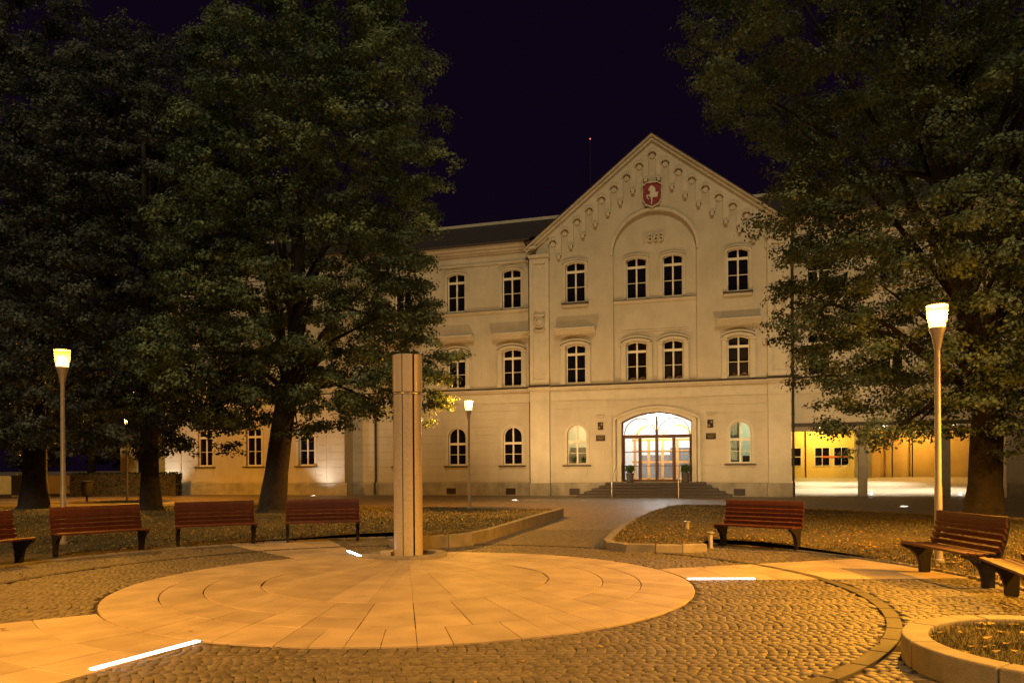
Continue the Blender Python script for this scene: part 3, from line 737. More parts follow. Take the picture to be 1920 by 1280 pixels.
courses(-31.38, -30.2, VW+.05, [], .80, 5.26); part(ubox(-31.4, -30.15, VW, VW+.05, .79, 5.3), 'wing_pilaster', 'plaster')

# ---- plinths
def plinth(u0, u1, v, top=.74):
    p = part(MB().box(u0, u1, -(v+.07), -v+.001, 0, top-.06), 'plinth', 'stone')
    part(MB().add([(u0, -(v+.07), top-.06), (u1, -(v+.07), top-.06), (u1, -v, top), (u0, -v, top)], [(0, 1, 2, 3)]), 'plinth_slope', 'stone')
    part(ubox(u0, u1, v+.07, v+.10, 0, .40), 'plinth_foot', 'stone')
plinth(-5.75, -2.6, 0); plinth(2.65, 5.75, 0); plinth(-18.3, -6.9, VM); plinth(-31.42, -18.2, VW)
plinth(16.6, 24, VM)
def vent(u, v): 
    g_ = part(ubox(u, u+.58, v+.10, v+.112, .06, .42), 'cellar_vent', 'zinc')
    for i in range(5): ubox(u+.03, u+.55, v+.113, v+.122, .09+i*.065, .12+i*.065).build('louvre', M['iron'], g_)
for u in (-4.70, 4.05): vent(u, 0)
for u in (-12.15, -8.5): vent(u, VM)

# ---- giant pilasters of the centre block
for s in (-1, 1):
    a, b = (-6.90, -5.79) if s < 0 else (5.78, 6.89)
    part(ubox(a-.05, b+.05, 0, .30, 0, .72), 'pilaster_base', 'stone', bevel=.01)
    part(ubox(a, b, 0, .22, .721, 5.28), 'pilaster', 'plaster2')
    part(ubox(a-.02, b+.02, 0, .24, 5.281, 5.86), 'pilaster_frieze', 'plaster2')
    part(MB().slab([(a, 6.20), (b, 6.20), (b, 13.32), (a, 13.32)], [[(a+.2, 6.5), (b-.2, 6.5), (b-.2, 13.0), (a+.2, 13.0)]], .22, .0), 'pilaster', 'plaster2')
    part(ubox(a+.2, b-.2, 0, .15, 6.5, 13.0), 'pilaster_panel', 'plaster2')
    part(ubox(a-.06, b+.06, 0, .30, 13.321, 13.48), 'pilaster_cap', 'plaster2', bevel=.01)
    c = (a+b)/2
    md = part(MB().add([( c+r*math.cos(t), -.15-d, 9.72+r*math.sin(t)) for r, d in ((.31, .0), (.31, .10), (.27, .12), (.24, .08), (.22, .05), (.18, .11), (.10, .16), (.0, .18)) for t in [2*math.pi*j/28 for j in range(28)]],
        [(i*28+j, i*28+(j+1) % 28, (i+1)*28+(j+1) % 28, (i+1)*28+j) for i in range(7) for j in range(28)]), 'medallion', 'plaster2', smooth=True)
    for wz, sg in ((10.06, 1), (9.30, -1)):
        MB().slab([(c-.29, wz-.04), (c+.29, wz-.04)]+[(c+.31*math.cos(math.pi*i/10), wz+(.09*math.sin(math.pi*i/10))*sg) for i in range(11)], [], .26, .15).build('medallion_hood', M['plaster2'], md)
    for wz in (12.75, 10.35, 9.02, 6.75):
        for du in (-.2, .2): ubox(c+du-.025, c+du+.025, .15, .19, wz-.025, wz+.025).build('rivet', M['plaster2'], md)

# ---- string course, frieze line, sill bands, cornice
def ledge(u0, u1, v, w0, prof, name, m='plaster2'):                # moulded ledge: profile of (projection, height)
    n = len(prof); vs = [(u, -(v+p), w0+h) for u in (u0, u1) for p, h in prof]
    return part(MB().add(vs, [(i, i+1, n+i+1, n+i) for i in range(n-1)]+[tuple(range(n)), tuple(range(2*n-1, n-1, -1))]), name, m)
STR = [(.0, -.12), (.05, -.12), (.07, -.04), (.20, .0), (.22, .015), (.22, .08), (.0, .16)]
def string(u0, u1, v): ledge(u0, u1, v, 5.98, STR, 'string_course'); part(MB().add([(u0, -(v+.235), 6.055), (u1, -(v+.235), 6.055), (u1, -(v+.235), 6.075), (u0, -(v+.235), 6.075), (u1, -v, 6.165), (u0, -v, 6.165)], [(0, 1, 2, 3), (3, 2, 4, 5)]), 'zinc_flashing', 'zinc')
string(-5.76, 5.75, 0.02); string(-18.33, -6.93, VM); string(-31.45, -18.3, VW); string(6.93, 24, VM)
for a, b in ((-6.95, -5.74), (5.73, 6.94)): string(a, b, .22)
for a, b, v in ((-5.78, 5.77, 0), (-18.3, -6.9, VM), (6.92, 24, VM), (-31.4, -18.34, VW)):
    part(ubox(a, b, v+.0015, v+.03, 5.31, 5.84), 'frieze_band', 'plaster2')
SILL = [(.0, -.10), (.04, -.09), (.12, 0), (.13, .02), (.13, .06), (.0, .14)]
for a, b, v in ((-18.33, -6.92, VM), (-31.4, -18.34, VW), (6.92, 24, VM)):
    ledge(a, b, v, 10.56, SILL, 'sill_band'); part(ubox(a, b, v+.001, v+.148, 10.63, 10.65), 'zinc_flashing', 'zinc')
ledge(-2.2, 2.22, VB, 10.56, SILL, 'sill_band'); part(ubox(-2.2, 2.22, VB, VB+.15, 10.63, 10.65), 'zinc_flashing', 'zinc')
for a, b, v in ((-18.33, -6.92, VM), (-31.4, -18.34, VW), (6.92, 24, VM)):
    ledge(a, b, v, 13.32, [(.0, -.04), (.05, -.03), (.08, .02), (.08, .06), (.0, .10)], 'frieze_moulding')
    ledge(a, b, v, 14.02, [(.0, -.12), (.08, -.10), (.10, 0), (.22, .06), (.24, .14), (.38, .22), (.40, .36), (.0, .42)], 'cornice')
    part(MB().tube([(a, -(v+.44), 14.42), (b, -(v+.44), 14.42)], .07, 10), 'gutter', 'zinc', smooth=True)

# ---- window dressings
def upper_trim(o, v, sill=True):
    part(MB().slab(ringpoly(o, .13), [], v+.05, v), 'architrave', 'plaster2')
    u0, u1 = o[0], o[1]
    part(MB().slab([(p[0], p[1]) for p in arch_head(u0-.17, u1+.17, o[3]+.15, .16)]+[(p[0], p[1]-.055) for p in reversed(arch_head(u0-.17, u1+.17, o[3]+.15, .16))], [], v+.09, v), 'arch_moulding', 'plaster2')
    if sill:
        part(ubox(u0-.2, u1+.2, v, v+.17, 10.60, 10.69), 'window_sill', 'zinc', bevel=.006); part(ubox(u0-.16, u1+.16, v, v+.12, 10.49, 10.60), 'sill_block', 'plaster2')
def lower_trim(o, v, hood=True):
    u0, u1, w0, ws, rise = o
    for s, a in ((-1, u0-.16), (1, u1+.16)):
        c = a; part(ubox(c-.13, c+.13, v, v+.09, 6.2, ws-.06), 'window_jamb', 'plaster2', bevel=.008)
        part(ubox(c-.16, c+.16, v, v+.13, ws-.06, ws+.06), 'jamb_capital', 'plaster2', bevel=.008)
        part(ubox(c-.15, c+.15, v, v+.12, 6.17, 6.40), 'jamb_base', 'plaster2', bevel=.008)
    a1 = arch_head(u0-.30, u1+.30, ws+.10, .22); a0 = arch_head(u0-.03, u1+.03, ws+.06, .14)
    part(MB().slab(a1+list(reversed(a0)), [], v+.12, v), 'arch_moulding', 'plaster2')
    a2 = arch_head(u0-.30, u1+.30, ws+.23, .22)
    part(MB().slab(a2+[(p[0], p[1]-.07) for p in reversed(a2)], [], v+.17, v), 'arch_drip', 'plaster2')
    if hood:
        ledge(u0-.58, u1+.58, v, 9.12, [(.0, -.16), (.06, -.15), (.09, -.07), (.24, -.02), (.27, .04), (.45, .08), (.46, .14), (.0, .19)], 'hood_cornice')
for u in CU: upper_trim(UPR(u), 0); lower_trim(LOW(u), 0)
for u in CR: upper_trim(UPR(u), VB, False); lower_trim(LOW(u), VB, False)
part(ubox(-1.75, 1.75, VB, VB+.05, 8.93, 8.99), 'panel_moulding', 'plaster2')
for us, v in ((MAINU, VM), (WINGU, VW), (RIGHTU, VM)):
    for u in us: upper_trim(UPR(u), v, False); lower_trim(LOW(u), v)
def gf_trim(o, v):
    part(MB().slab(ringpoly(o, .15), [], v+.03, v), 'architrave', 'plaster2')
    part(ubox(o[0]-.24, o[1]+.24, v, v+.15, o[2]-.10, o[2]-.03), 'window_sill', 'zinc', bevel=.006)
    part(ubox(o[0]-.06, o[1]+.06, v+.0165, v+.035, .80, o[2]-.13), 'apron_panel', 'plaster')
for u in GFL: gf_trim(GFW(u), 0)
for u in MAINU: gf_trim(GFW(u), VM)
for u in WINGU: gf_trim((u[0], u[1], 1.80, 4.0, .13), VW)

# ---- gable: raking cornice, stepped arcade, corbels, shield, date
def rake(s, off, th, v1, name, m='plaster2'):
    e = (HALF*s+.22*s, EAVE-.17); d = Vector((APEX[0]-e[0], APEX[1]-e[1])).normalized(); n_ = Vector((-d.y, d.x))*(1 if s > 0 else -1)
    if n_.y < 0: n_ = -n_
    a, b = Vector(e), Vector(APEX); lift = lambda p, o: p+Vector((0, o/max(.2, abs(d.x))))
    part(MB().slab([tuple(lift(a, off)), tuple(lift(b, off)), tuple(lift(b, off+th)), tuple(lift(a, off+th))], [], v1, -.05), name, m)
for s in (-1, 1):
    rake(s, -.30, .13, .10, 'raking_moulding'); rake(s, -.165, .16, .22, 'raking_cornice'); rake(s, .0, .07, .34, 'verge_board'); rake(s, .072, .022, .38, 'zinc_flashing', 'zinc')
    part(ubox(HALF*s-.35, HALF*s+.35, 0, .26, 13.85, 14.0) if s < 0 else ubox(HALF*s-.35, HALF*s+.35, 0, .26, 13.85, 14.0), 'kneeler', 'plaster2')
sl = (APEX[1]-EAVE)/(HALF)
cen = [-.05+.69*i for i in range(-8, 9)]
tops = [APEX[1]-.78-sl*abs(c+.05)*1.0 for c in cen]
aw = .20; low = []
arc = MB(); topw = lambda u: APEX[1]-.28-sl*abs(u-APEX[0])
def lump(q): arc.slab(q, [], .09, .0)
for i, (c, t) in enumerate(zip(cen, tops)):
    for k in range(10):
        x0, x1 = c-aw*math.cos(math.pi*k/10), c-aw*math.cos(math.pi*(k+1)/10); y0, y1 = t-aw+aw*math.sin(math.pi*k/10), t-aw+aw*math.sin(math.pi*(k+1)/10)
        lump([(x0, y0), (x1, y1), (x1, topw(x1)), (x0, topw(x0))])
    a = c+aw; b = cen[i+1]-aw if i < 16 else 5.77; bt = min(t, tops[i+1] if i < 16 else t-.5)-.92
    lump([(a, bt), (b, bt), (b, topw(b)), (a, topw(a))])
lump([(-5.79, tops[0]-1.42), (cen[0]-aw, tops[0]-1.42), (cen[0]-aw, topw(cen[0]-aw)), (-5.79, topw(-5.79))])
part(arc, 'gable_arcade', 'plaster2')
for i in range(16):
    c = (cen[i]+cen[i+1])/2; b = min(tops[i], tops[i+1])-.92
    part(ubox(c-.085, c+.085, .0, .17, b-.15, b-.001), 'corbel', 'plaster2', bevel=.008); part(ubox(c-.13, c+.13, .0, .15, b-.0, b+.05), 'corbel_cap', 'plaster2')
for c, t in zip(cen, tops):
    part(MB().add([(c+r*math.cos(a), -d, t-.24+r*math.sin(a)) for r, d in ((.13, 0), (.13, .05), (.10, .05), (.085, .03), (.0, .03)) for a in [2*math.pi*j/16 for j in range(16)]], [(i*16+j, i*16+(j+1) % 16, (i+1)*16+(j+1) % 16, (i+1)*16+j) for i in range(4) for j in range(16)]), 'roundel', 'plaster2', smooth=True)
    a3 = arch_head(c-.27, c+.27, t-.20, .27); a4 = arch_head(c-.21, c+.21, t-.20, .21)
    part(MB().slab(a3+list(reversed(a4)), [], .14, .09), 'niche_hood', 'plaster2')
# arch moulding round the recessed bay
ah = arch_head(-2.36, 2.38, 13.15, 2.37, 28); ai = arch_head(-2.22, 2.24, 13.15, 2.23, 28)
part(MB().slab(ah+list(reversed(ai)), [], .06, 0), 'recess_arch', 'plaster2')
# shield with a horse
sx, sw_ = -.06, 16.2
def shp(k): return [(sx+x*k, sw_+y*k) for x, y in ((-.30, .62), (.30, .62), (.40, .52), (.52, .46), (.47, .30), (.49, 0), (.47, -.28), (.34, -.50), (.15, -.60), (0, -.65), (-.15, -.60), (-.34, -.50), (-.47, -.28), (-.49, 0), (-.47, .30), (-.52, .46), (-.40, .52))]
sh = part(MB().slab(shp(1.07), [shp(.99)], .15, 0), 'shield', 'plaster2')
MB().slab(shp(1.0), [], .09, 0).build('shield_field', M['red'], sh)
horse = [(-.20, .21), (-.17, .33), (-.09, .44), (-.02, .49), (.0, .44), (.08, .42), (.16, .32), (.19, .16), (.17, .08), (.28, .10), (.33, .12), (.31, -.05), (.27, -.15), (.15, -.17), (.03, -.165), (.01, -.24), (.03, -.34), (-.01, -.44), (.01, -.53), (-.05, -.55), (-.07, -.50), (-.055, -.42), (-.03, -.33), (-.07, -.22), (-.09, -.13), (-.15, -.11), (-.22, -.04), (-.25, -.10), (-.20, -.19), (-.15, -.25), (-.18, -.27), (-.25, -.21), (-.30, -.10), (-.29, -.03), (-.24, .01), (-.17, -.03), (-.13, -.01), (-.10, .10), (-.10, .22), (-.15, .17)]
MB().slab([(sx+x, sw_+y) for x, y in horse], [], .125, .09).build('horse_emblem', M['silver'], sh)
def text(s, u, wz, size, v, depth, m, parent, name):
    cu = bpy.data.curves.new(name, 'FONT'); cu.body = s; cu.size = size; cu.extrude = depth; cu.align_x = 'CENTER'; cu.align_y = 'CENTER'
    o = bpy.data.objects.new(name, cu); COL.objects.link(o)
    bpy.context.view_layer.update()
    me = bpy.data.meshes.new_from_object(o.evaluated_get(bpy.context.evaluated_depsgraph_get())); bpy.data.objects.remove(o)
    me.transform(Matrix.Translation((u, -v, wz)) @ Matrix.Rotation(R(90), 4, 'X')); me.materials.clear(); me.materials.append(M[m])
    return link(name, me, parent)
text('1863', -.05, 13.92, .62, VB+.05, .06, 'plaster2', BR, 'date_numerals')
# plaques left and right of the door
for k, (a, b) in enumerate(((-3.10, -2.80), (2.74, 3.04))):
    pl_ = part(ubox(a, b, .017, .05, 3.63, 4.05), 'coat_of_arms_plaque', 'bronze', bevel=.004)
    c = (a+b)/2
    for du, dw in ((-.065, .09), (.065, .09), (-.065, -.09), (.065, -.09)):
        MB().slab([(c+du-.045, 3.84+dw-.06), (c+du+.045, 3.84+dw-.06), (c+du+.05, 3.84+dw+.065), (c+du-.05, 3.84+dw+.065)], [], .058, .05).build('quarter', M['brasslet'] if (du > 0) == (dw > 0) else M['bronze'], pl_)
    a2, b2 = (-3.20, -2.70) if k == 0 else (2.66, 3.17)
    p2 = part(ubox(a2, b2, .017, .045, 3.02, 3.34), 'name_plaque', 'bronze', bevel=.004)
    for i in range(3): ubox(a2+.06+(.06 if i == 2 else 0), b2-.06-(.06 if i == 2 else 0), .045, .048, 3.26-i*.075, 3.285-i*.075).build('text_line', M['brasslet'], p2)
    ledge(a2+.06, b2-.06, .016, 4.34, [(.0, -.03), (.10, 0), (.12, .05), (.0, .09)], 'plaque_hood')

# ---- entrance: jambs, arch, glazed doors, steps
part(MB().slab(ringpoly(DOOR, .22), [], .12, .035), 'door_architrave', 'plaster2')
part(MB().slab(ringpoly((DOOR[0]-.30, DOOR[1]+.30, .80, 4.16, .56), .10), [], .17, .0355), 'door_moulding', 'plaster2')
for s in (-1, 1):
    x = DOOR[0]-.38 if s < 0 else DOOR[1]+.38
    part(ubox(x-.07, x+.07, .035, .19, .76, 4.05), 'door_column', 'plaster2', bevel=.02)
VD = -.22; du0, du1, dw0 = DOOR[0], DOOR[1], DOOR[2]; dc = (du0+du1)/2; TW = 3.16
dr_ = part(MB().slab(opening(*DOOR), [[(du0+.06, dw0+.02), (du1-.06, dw0+.02), (du1-.06, TW), (du0+.06, TW)], [(du0+.06, TW+.16), (du1-.06, TW+.16)]+arch_head(du0+.06, du1-.06, 3.98, .49, 16)], VD, VD-.08), 'entrance_door', 'doorwood')
fan = MB()
for a, b in ((du0+.10, dc-.03), (dc+.03, du1-.10)):
    h = (b-a)/2; c = (a+b)/2
    o_ = [(a, TW+.15)]+[(c-h*math.cos(math.pi*i/20), TW+.16+h*1.02*math.sin(math.pi*i/20)*1.03) for i in range(21)]+[(b, TW+.15)]
    h2 = h-.035; i_ = [(b-.035, TW+.15)]+[(c+h2*math.cos(math.pi*i/20), TW+.16+h2*1.02*math.sin(math.pi*i/20)*1.03) for i in range(21)]+[(a+.035, TW+.15)]
    fan.slab(o_+i_, [], VD-.012, VD-.07)
fan.box(dc-.05, dc+.05, -VD+.012, -VD+.07, TW+.1, 4.3)
fan.build('fanlight_tracery', M['doorwood'], dr_)
for a, b in ((du0+.06, dc), (dc, du1-.06)):
    MB().slab([(a, TW+.16), (b, TW+.16), (b, 4.35), (a, 4.35)], [], VD-.045, VD-.05, back=True).build('fanlight_pane', M['clear'], dr_)
lw = (du1-du0-.12)/4
for i in range(4):
    a, b = du0+.06+i*lw, du0+.06+(i+1)*lw; st = .085
    lm = MB().slab([(a+.004, dw0+.03), (b-.004, dw0+.03), (b-.004, TW-.004), (a+.004, TW-.004)], [[(a+st, dw0+.14+r*.76), (b-st, dw0+.14+r*.76), (b-st, dw0+.14+r*.76+.72), (a+st, dw0+.14+r*.76+.72)] for r in range(3)], VD-.01, VD-.065)
    lf = lm.build('door_leaf', M['doorwood'], dr_)
    for r in range(3):
        MB().slab([(a+st, dw0+.14+r*.76), (b-st, dw0+.14+r*.76), (b-st, dw0+.14+r*.76+.72), (a+st, dw0+.14+r*.76+.72)], [], VD-.035, VD-.04, back=True).build('door_pane', M['clear'], dr_)
    if i in (1, 2):
        hx_ = b-.05 if i == 1 else a+.05
        MB().tube([(hx_, -VD-.01, 1.85), (hx_, -VD-.06, 1.85), (hx_+(-.11 if i == 1 else .11), -VD-.06, 1.85)], .011, 8).build('door_handle', M['steel'], dr_, smooth=True)
# foyer behind the doors
fy = part(MB().box(-3.0, 3.1, .42, 7.2, .72, 5.2), 'foyer_shell', 'white')
fy.data.polygons.foreach_set('use_smooth', [False]*6)
b_ = fy.data; 
import bmesh
bm = bmesh.new(); bm.from_mesh(b_); bm.faces.ensure_lookup_table(); bmesh.ops.delete(bm, geom=[f for f in bm.faces if abs(f.calc_center_median().y-.42) < .01], context='FACES_ONLY'); bm.to_mesh(b_); bm.free()
inr = MB()
for a in (-1.45, -.66, .12, .95, 1.75): inr.box(a-.075, a+.075, 2.6, 2.72, .74, 3.15)
inr.box(-1.6, 1.9, 2.6, 2.72, 3.05, 3.2); inr.box(-1.6, 1.9, 2.6, 2.72, .74, .95); inr.box(-1.6, 1.9, 2.61, 2.71, 1.80, 1.92); inr.box(-1.6, 1.9, 2.61, 2.71, 2.45, 2.53)
for c in (-.62, .98):
    ao = [(c+.80*math.cos(math.pi*i/18), 3.2+.80*math.sin(math.pi*i/18)) for i in range(19)]; ain = [(c+.68*math.cos(math.pi*i/18), 3.2+.68*math.sin(math.pi*i/18)) for i in range(18, -1, -1)]
    inr.slab(ao+ain, [], -2.6, -2.72)
inr.build('inner_door', M['orange'], fy)
MB().box(-1.5, 1.85, 5.2, 6.4, .74, 2.3).build('reception_desk', M['board'], fy)
MB().box(.4, 2.2, 4.2, 4.3, .9, 2.7).build('notice_board', M['board'], fy)
for gx in (-.55, .75):
    gl = MB().lathe([(.01, 3.52), (.10, 3.56), (.15, 3.68), (.10, 3.80), (.02, 3.84)], 16, gx, 1.5).build('foyer_globe', M['ceil'], fy, smooth=True)
    MB().tube([(gx, 1.5, 3.84), (gx, 1.5, 5.19)], .012, 6).build('globe_rod', M['steel'], fy)
point('foyer_light', (.1, 1.3, 4.5), 800, (.95, .97, 1), .35, BR)
point('foyer_light', (.1, 4.6, 4.0), 280, (1, .90, .75), .35, BR)
# lit ground floor rooms
def room(u, wallm, col, watts, nm):
    a, b = u; r_ = part(MB().box(a-.8, b+.8, .40, 3.2, .9, 4.6), nm, wallm)
    bm = bmesh.new(); bm.from_mesh(r_.data); bmesh.ops.delete(bm, geom=[f for f in bm.faces if abs(f.calc_center_median().y-.40) < .01], context='FACES_ONLY'); bm.to_mesh(r_.data); bm.free()
    point('room_light', ((a+b)/2+.2, 1.6, 4.2), watts, col, .2, BR); return r_
r1 = room(GFL[0], 'white', (1, .74, .30), 130, 'lit_room')
MB().box(-5.3, -3.95, 2.9, 3.0, 1.0, 2.75).build('cupboard', M['board'], r1)
r2 = room(GFL[1], 'curtain', (1, .88, .50), 85, 'lit_room')
cv = MB(); n_c = 40
cv.add([(3.85+.55*i/n_c, .75+.035*math.sin(i*1.1), w_) for i in range(n_c+1) for w_ in (1.7, 3.9)], [(2*i, 2*i+2, 2*i+3, 2*i+1) for i in range(n_c)])
cv.build('curtain', M['curtain'], r2, smooth=True)
MB().box(4.5, 4.85, .8, 1.2, 1.75, 2.15).build('chair_back', M['slot'], r2, bevel=.05)
def leaves_blob(name, c, rad, n, size, m, parent=None, seed=1):
    r = np.random.default_rng(seed); d = r.normal(0, 1, (n, 3)); d /= np.linalg.norm(d, axis=1)[:, None]
    p = np.array(c)+d*np.array(rad)*(r.random(n)**.4)[:, None]; return leafquads(name, p, d, size, m, parent, r)
def leafquads(name, p, nrm, size, m, parent, r, jit=.75):
    n = len(p); nr = nrm+r.normal(0, jit, (n, 3)); nr /= np.linalg.norm(nr, axis=1)[:, None]
    t = np.cross(nr, r.normal(0, 1, (n, 3))); t /= np.linalg.norm(t, axis=1)[:, None]; b = np.cross(nr, t)
    s = size*r.uniform(.6, 1.25, n)[:, None]
    V = np.stack([p-t*s*.62, p-b*s*.42-nr*s*.05, p+t*s*.62, p+b*s*.42-nr*s*.05], 1).reshape(-1, 3)
    return npmesh(name, V, 4, m, parent)
leaves_blob('window_plant', (-4.55, .6, 2.02), (.2, .12, .2), 160, .07, M['shrub'], r1, 4); leaves_blob('window_plant', (-4.0, .6, 2.02), (.2, .12, .2), 160, .07, M['shrub'], r1, 5)

# steps
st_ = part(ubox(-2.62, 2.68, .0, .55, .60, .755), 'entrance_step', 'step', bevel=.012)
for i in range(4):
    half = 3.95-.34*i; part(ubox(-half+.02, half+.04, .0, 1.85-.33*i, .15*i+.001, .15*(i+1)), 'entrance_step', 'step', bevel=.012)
for x, s in ((-2.02, 1), (1.38, 1)):
    t_ = part(MB().tube([(x, -1.95, 0), (x, -1.95, .92)], .022, 10), 'handrail', 'pole', smooth=True)
    MB().tube([(x, -1.95, .92), (x, -.55, 1.62), (x, -.42, 1.62)], .022, 10).build('rail', M['pole'], t_, smooth=True)
    MB().tube([(x, -.45, .75), (x, -.45, 1.62)], .018, 10).build('rail_post', M['pole'], t_, smooth=True)
# ---- downpipes
def dpipe(u, v, w0, w1, top=None, foot=True):
    p = []
    if top: p += [top, (u, -(v+.1), w1-.1)]
    p += [(u, -(v+.1), w1-.3 if top else w1), (u, -(v+.1), .95), (u, -(v+.1), .85), (u-.0, -(v+.24), .70), (u, -(v+.24), w0)]
    o = part(MB().tube(p, .065, 10), 'downpipe', 'pipe', smooth=True)
    for wz in (2.2, 4.2, 7.5, 10, 12): 
        if wz < w1: MB().lathe([(.075, wz), (.085, wz+.01), (.085, wz+.05), (.075, wz+.06)], 12, u, -(v+.1)).build('pipe_clip', M['pipe'], o)
dpipe(-7.02, VM, .02, 14.1, (-7.25, -(VM+.44), 14.38)); dpipe(7.0, VM+.15, .02, 14.1, (7.2, -(VM+.44), 14.38)); dpipe(-16.75, VM, .02, 14.0); dpipe(17.6, VM, .02, 14.0)
# ---- roofs
def roofq(a, b, c, d, name='roof'): return part(MB().add([(p[0], -p[1], p[2]) for p in (a, b, c, d)], [(0, 1, 2, 3)]), name, 'roof')
for u0, u1, v in ((-18.4, -3.0, VM), (3.0, 24, VM), (-31.6, -18.0, VW)):
    e0, e1 = (u0, -6.93) if u1 == -3.0 else (6.93, u1) if u0 == 3.0 else (u0, u1)
    r_ = roofq((e0, v+.48, 14.42), (e1, v+.48, 14.42), (e1, v-5.2, 17.35), (e0, v-5.2, 17.35))
    if (e0, e1) != (u0, u1):                                      # the part that runs in behind the gable
        b0, b1 = (e1, u1) if e0 == u0 else (u0, e0)
        roofq((b0, -.5, 14.745), (b1, -.5, 14.745), (b1, v-5.2, 17.35), (b0, v-5.2, 17.35))
    roofq((u0, v-5.21, 17.35), (u1, v-5.21, 17.35), (u1, v-11, 14.4), (u0, v-11, 14.4))
    MB().box(u0, u1, -(v-5.08), -(v-5.34), 17.26, 17.47).build('ridge_cap', M['plaster2'], r_)
    k = 0
    for i in range(9):                                            # standing seams of the metal roof
        pass
for s in (-1, 1): roofq((HALF*s+.3*s, .36, EAVE-.12), (HALF*s+.3*s, -9, EAVE-.12), (APEX[0], -9, APEX[1]+.11), (APEX[0], .36, APEX[1]+.11))
an = part(MB().tube([(-4.6, 6.0, 17.2), (-4.6, 6.0, 22.2)], .012, 6), 'antenna', 'zinc')
MB().lathe([(.005, 22.2), (.03, 22.22), (.03, 22.26), (.005, 22.29)], 8, -4.6, 6.0).build('antenna_lamp', emis('red_lamp', (1, .25, .15), 2.), an)
# back wall closing the block from behind
part(ubox(-31.4, 6.8, -10.4, -10.2, 0, 14.4), 'rear_wall', 'plaster')

# ---- open passage under the right wing
ps = part(MB().slab([(6.5, 0), (26, 0), (26, 4.2), (6.5, 4.2)], [[(7.0, .02), (25.5, .02), (25.5, 3.9), (7.0, 3.9)]], -10.6, -10.9), 'passage_frame', 'plaster')
part(ubox(6.6, 24, -10.5, VM-.35, 3.76, 3.95), 'passage_ceiling', 'plaster')
part(ubox(HALF-.12, HALF+.06, -10.4, -.34, 0, 14), 'passage_side_wall', 'yellow')
for u in (10.35, 14.1):
    c_ = part(ubox(u-.20, u+.20, VM-.75, VM-.32, 0, 3.70), 'passage_pier', 'stone', bevel=.02)
    ubox(u-.24, u+.24, VM-.79, VM-.28, 3.45, 3.74).build('pier_cap', M['plaster2'], c_, bevel=.01)
part(ubox(6.95, 16.6, VM-.40, VM+.02, 3.60, 3.78), 'passage_lintel', 'zinc')
part(MB().add([(6.9, .9, .012), (24, .9, .012), (24, 14.2, .80), (6.9, 14.2, .80)], [(0, 1, 2, 3)]), 'passage_floor', 'courtpave')
part(ubox(6.9, 13.2, -14.6, -14.2, .2, 5.5), 'court_wall', 'yellow'); part(ubox(13.2, 24, -14.9, -14.5, .2, 5.5), 'court_wall', 'ochre')
part(ubox(11.6, 12.6, -14.2, -13.7, .2, 5.5), 'court_pier', 'stone')
for u in (7.3, 9.1, 10.3):
    wd = part(ubox(u, u+1.0, -14.2, -14.16, 1.55, 2.85), 'court_window', 'frame')
    for i in range(2):
        for j in range(2): ubox(u+.06+i*.46, u+.48+i*.46, -14.165, -14.15, 1.61+j*.62, 2.17+j*.62).build('court_pane', M['pane'], wd)
for u in (8.55, 13.9, 15.1): part(MB().tube([(u, 14.1, .8), (u, 14.1, 5)], .04, 8), 'court_pipe', 'pipe')
part(ubox(9.6, 11.2, -14.16, -14.13, 2.12, 2.24), 'court_sign', 'signred')
for i in range(5): part(MB().tube([(10.3+i*.22, 13.2, .75), (10.3+i*.22, 13.2, 1.1+i*.16)], .014, 6), 'court_rail_post', 'steel')
part(MB().tube([(10.3, 13.2, 1.1), (11.2, 13.2, 1.75)], .018, 6), 'court_rail', 'steel')
for u, v, k in ((8.6, -4.2, 1.), (11.9, -4.2, 1.), (15.3, -4.2, 1.), (8.9, -8.6, .9), (12.4, -8.6, .9)):
    dl = part(MB().lathe([(.12, 3.70), (.12, 3.745)], 16, u, -v, cap=True), 'ceiling_downlight', 'ceil')
    spot('downlight_beam', (u, -v, 3.66), (u, -v, 0), 1300*k, (1, .86, .62), 95, .9, .08, BR)
point('court_lamp', (9.3, 12.3, 4.6), 900, (1, .66, .14), .15, BR); point('court_lamp', (15.5, 12.5, 4.6), 800, (1, .50, .10), .15, BR)
for u, v in ((10.9, -1.9), (10.7, -2.6), (15.0, -1.9), (14.7, -2.8)):
    p_ = bl(u, v, .15-(v+.9)*.05*0)
    t_ = empty('ground_spot', (p_.x, p_.y, .02+max(0, (-v-.0)*.058)), label='tiny white floor light %s' % {10.9: 'in front, beside the nearer passage pier', 10.7: 'behind the first, beside the nearer passage pier', 15.0: 'in front, beside the farther passage pier', 14.7: 'behind the first, beside the farther passage pier'}[u], cat='ground light', group='tiny floor lights in the passage')
    MB().lathe([(.05, 0), (.05, .03), (.03, .034)], 12, cap=True).build('lens', M['led'], t_)

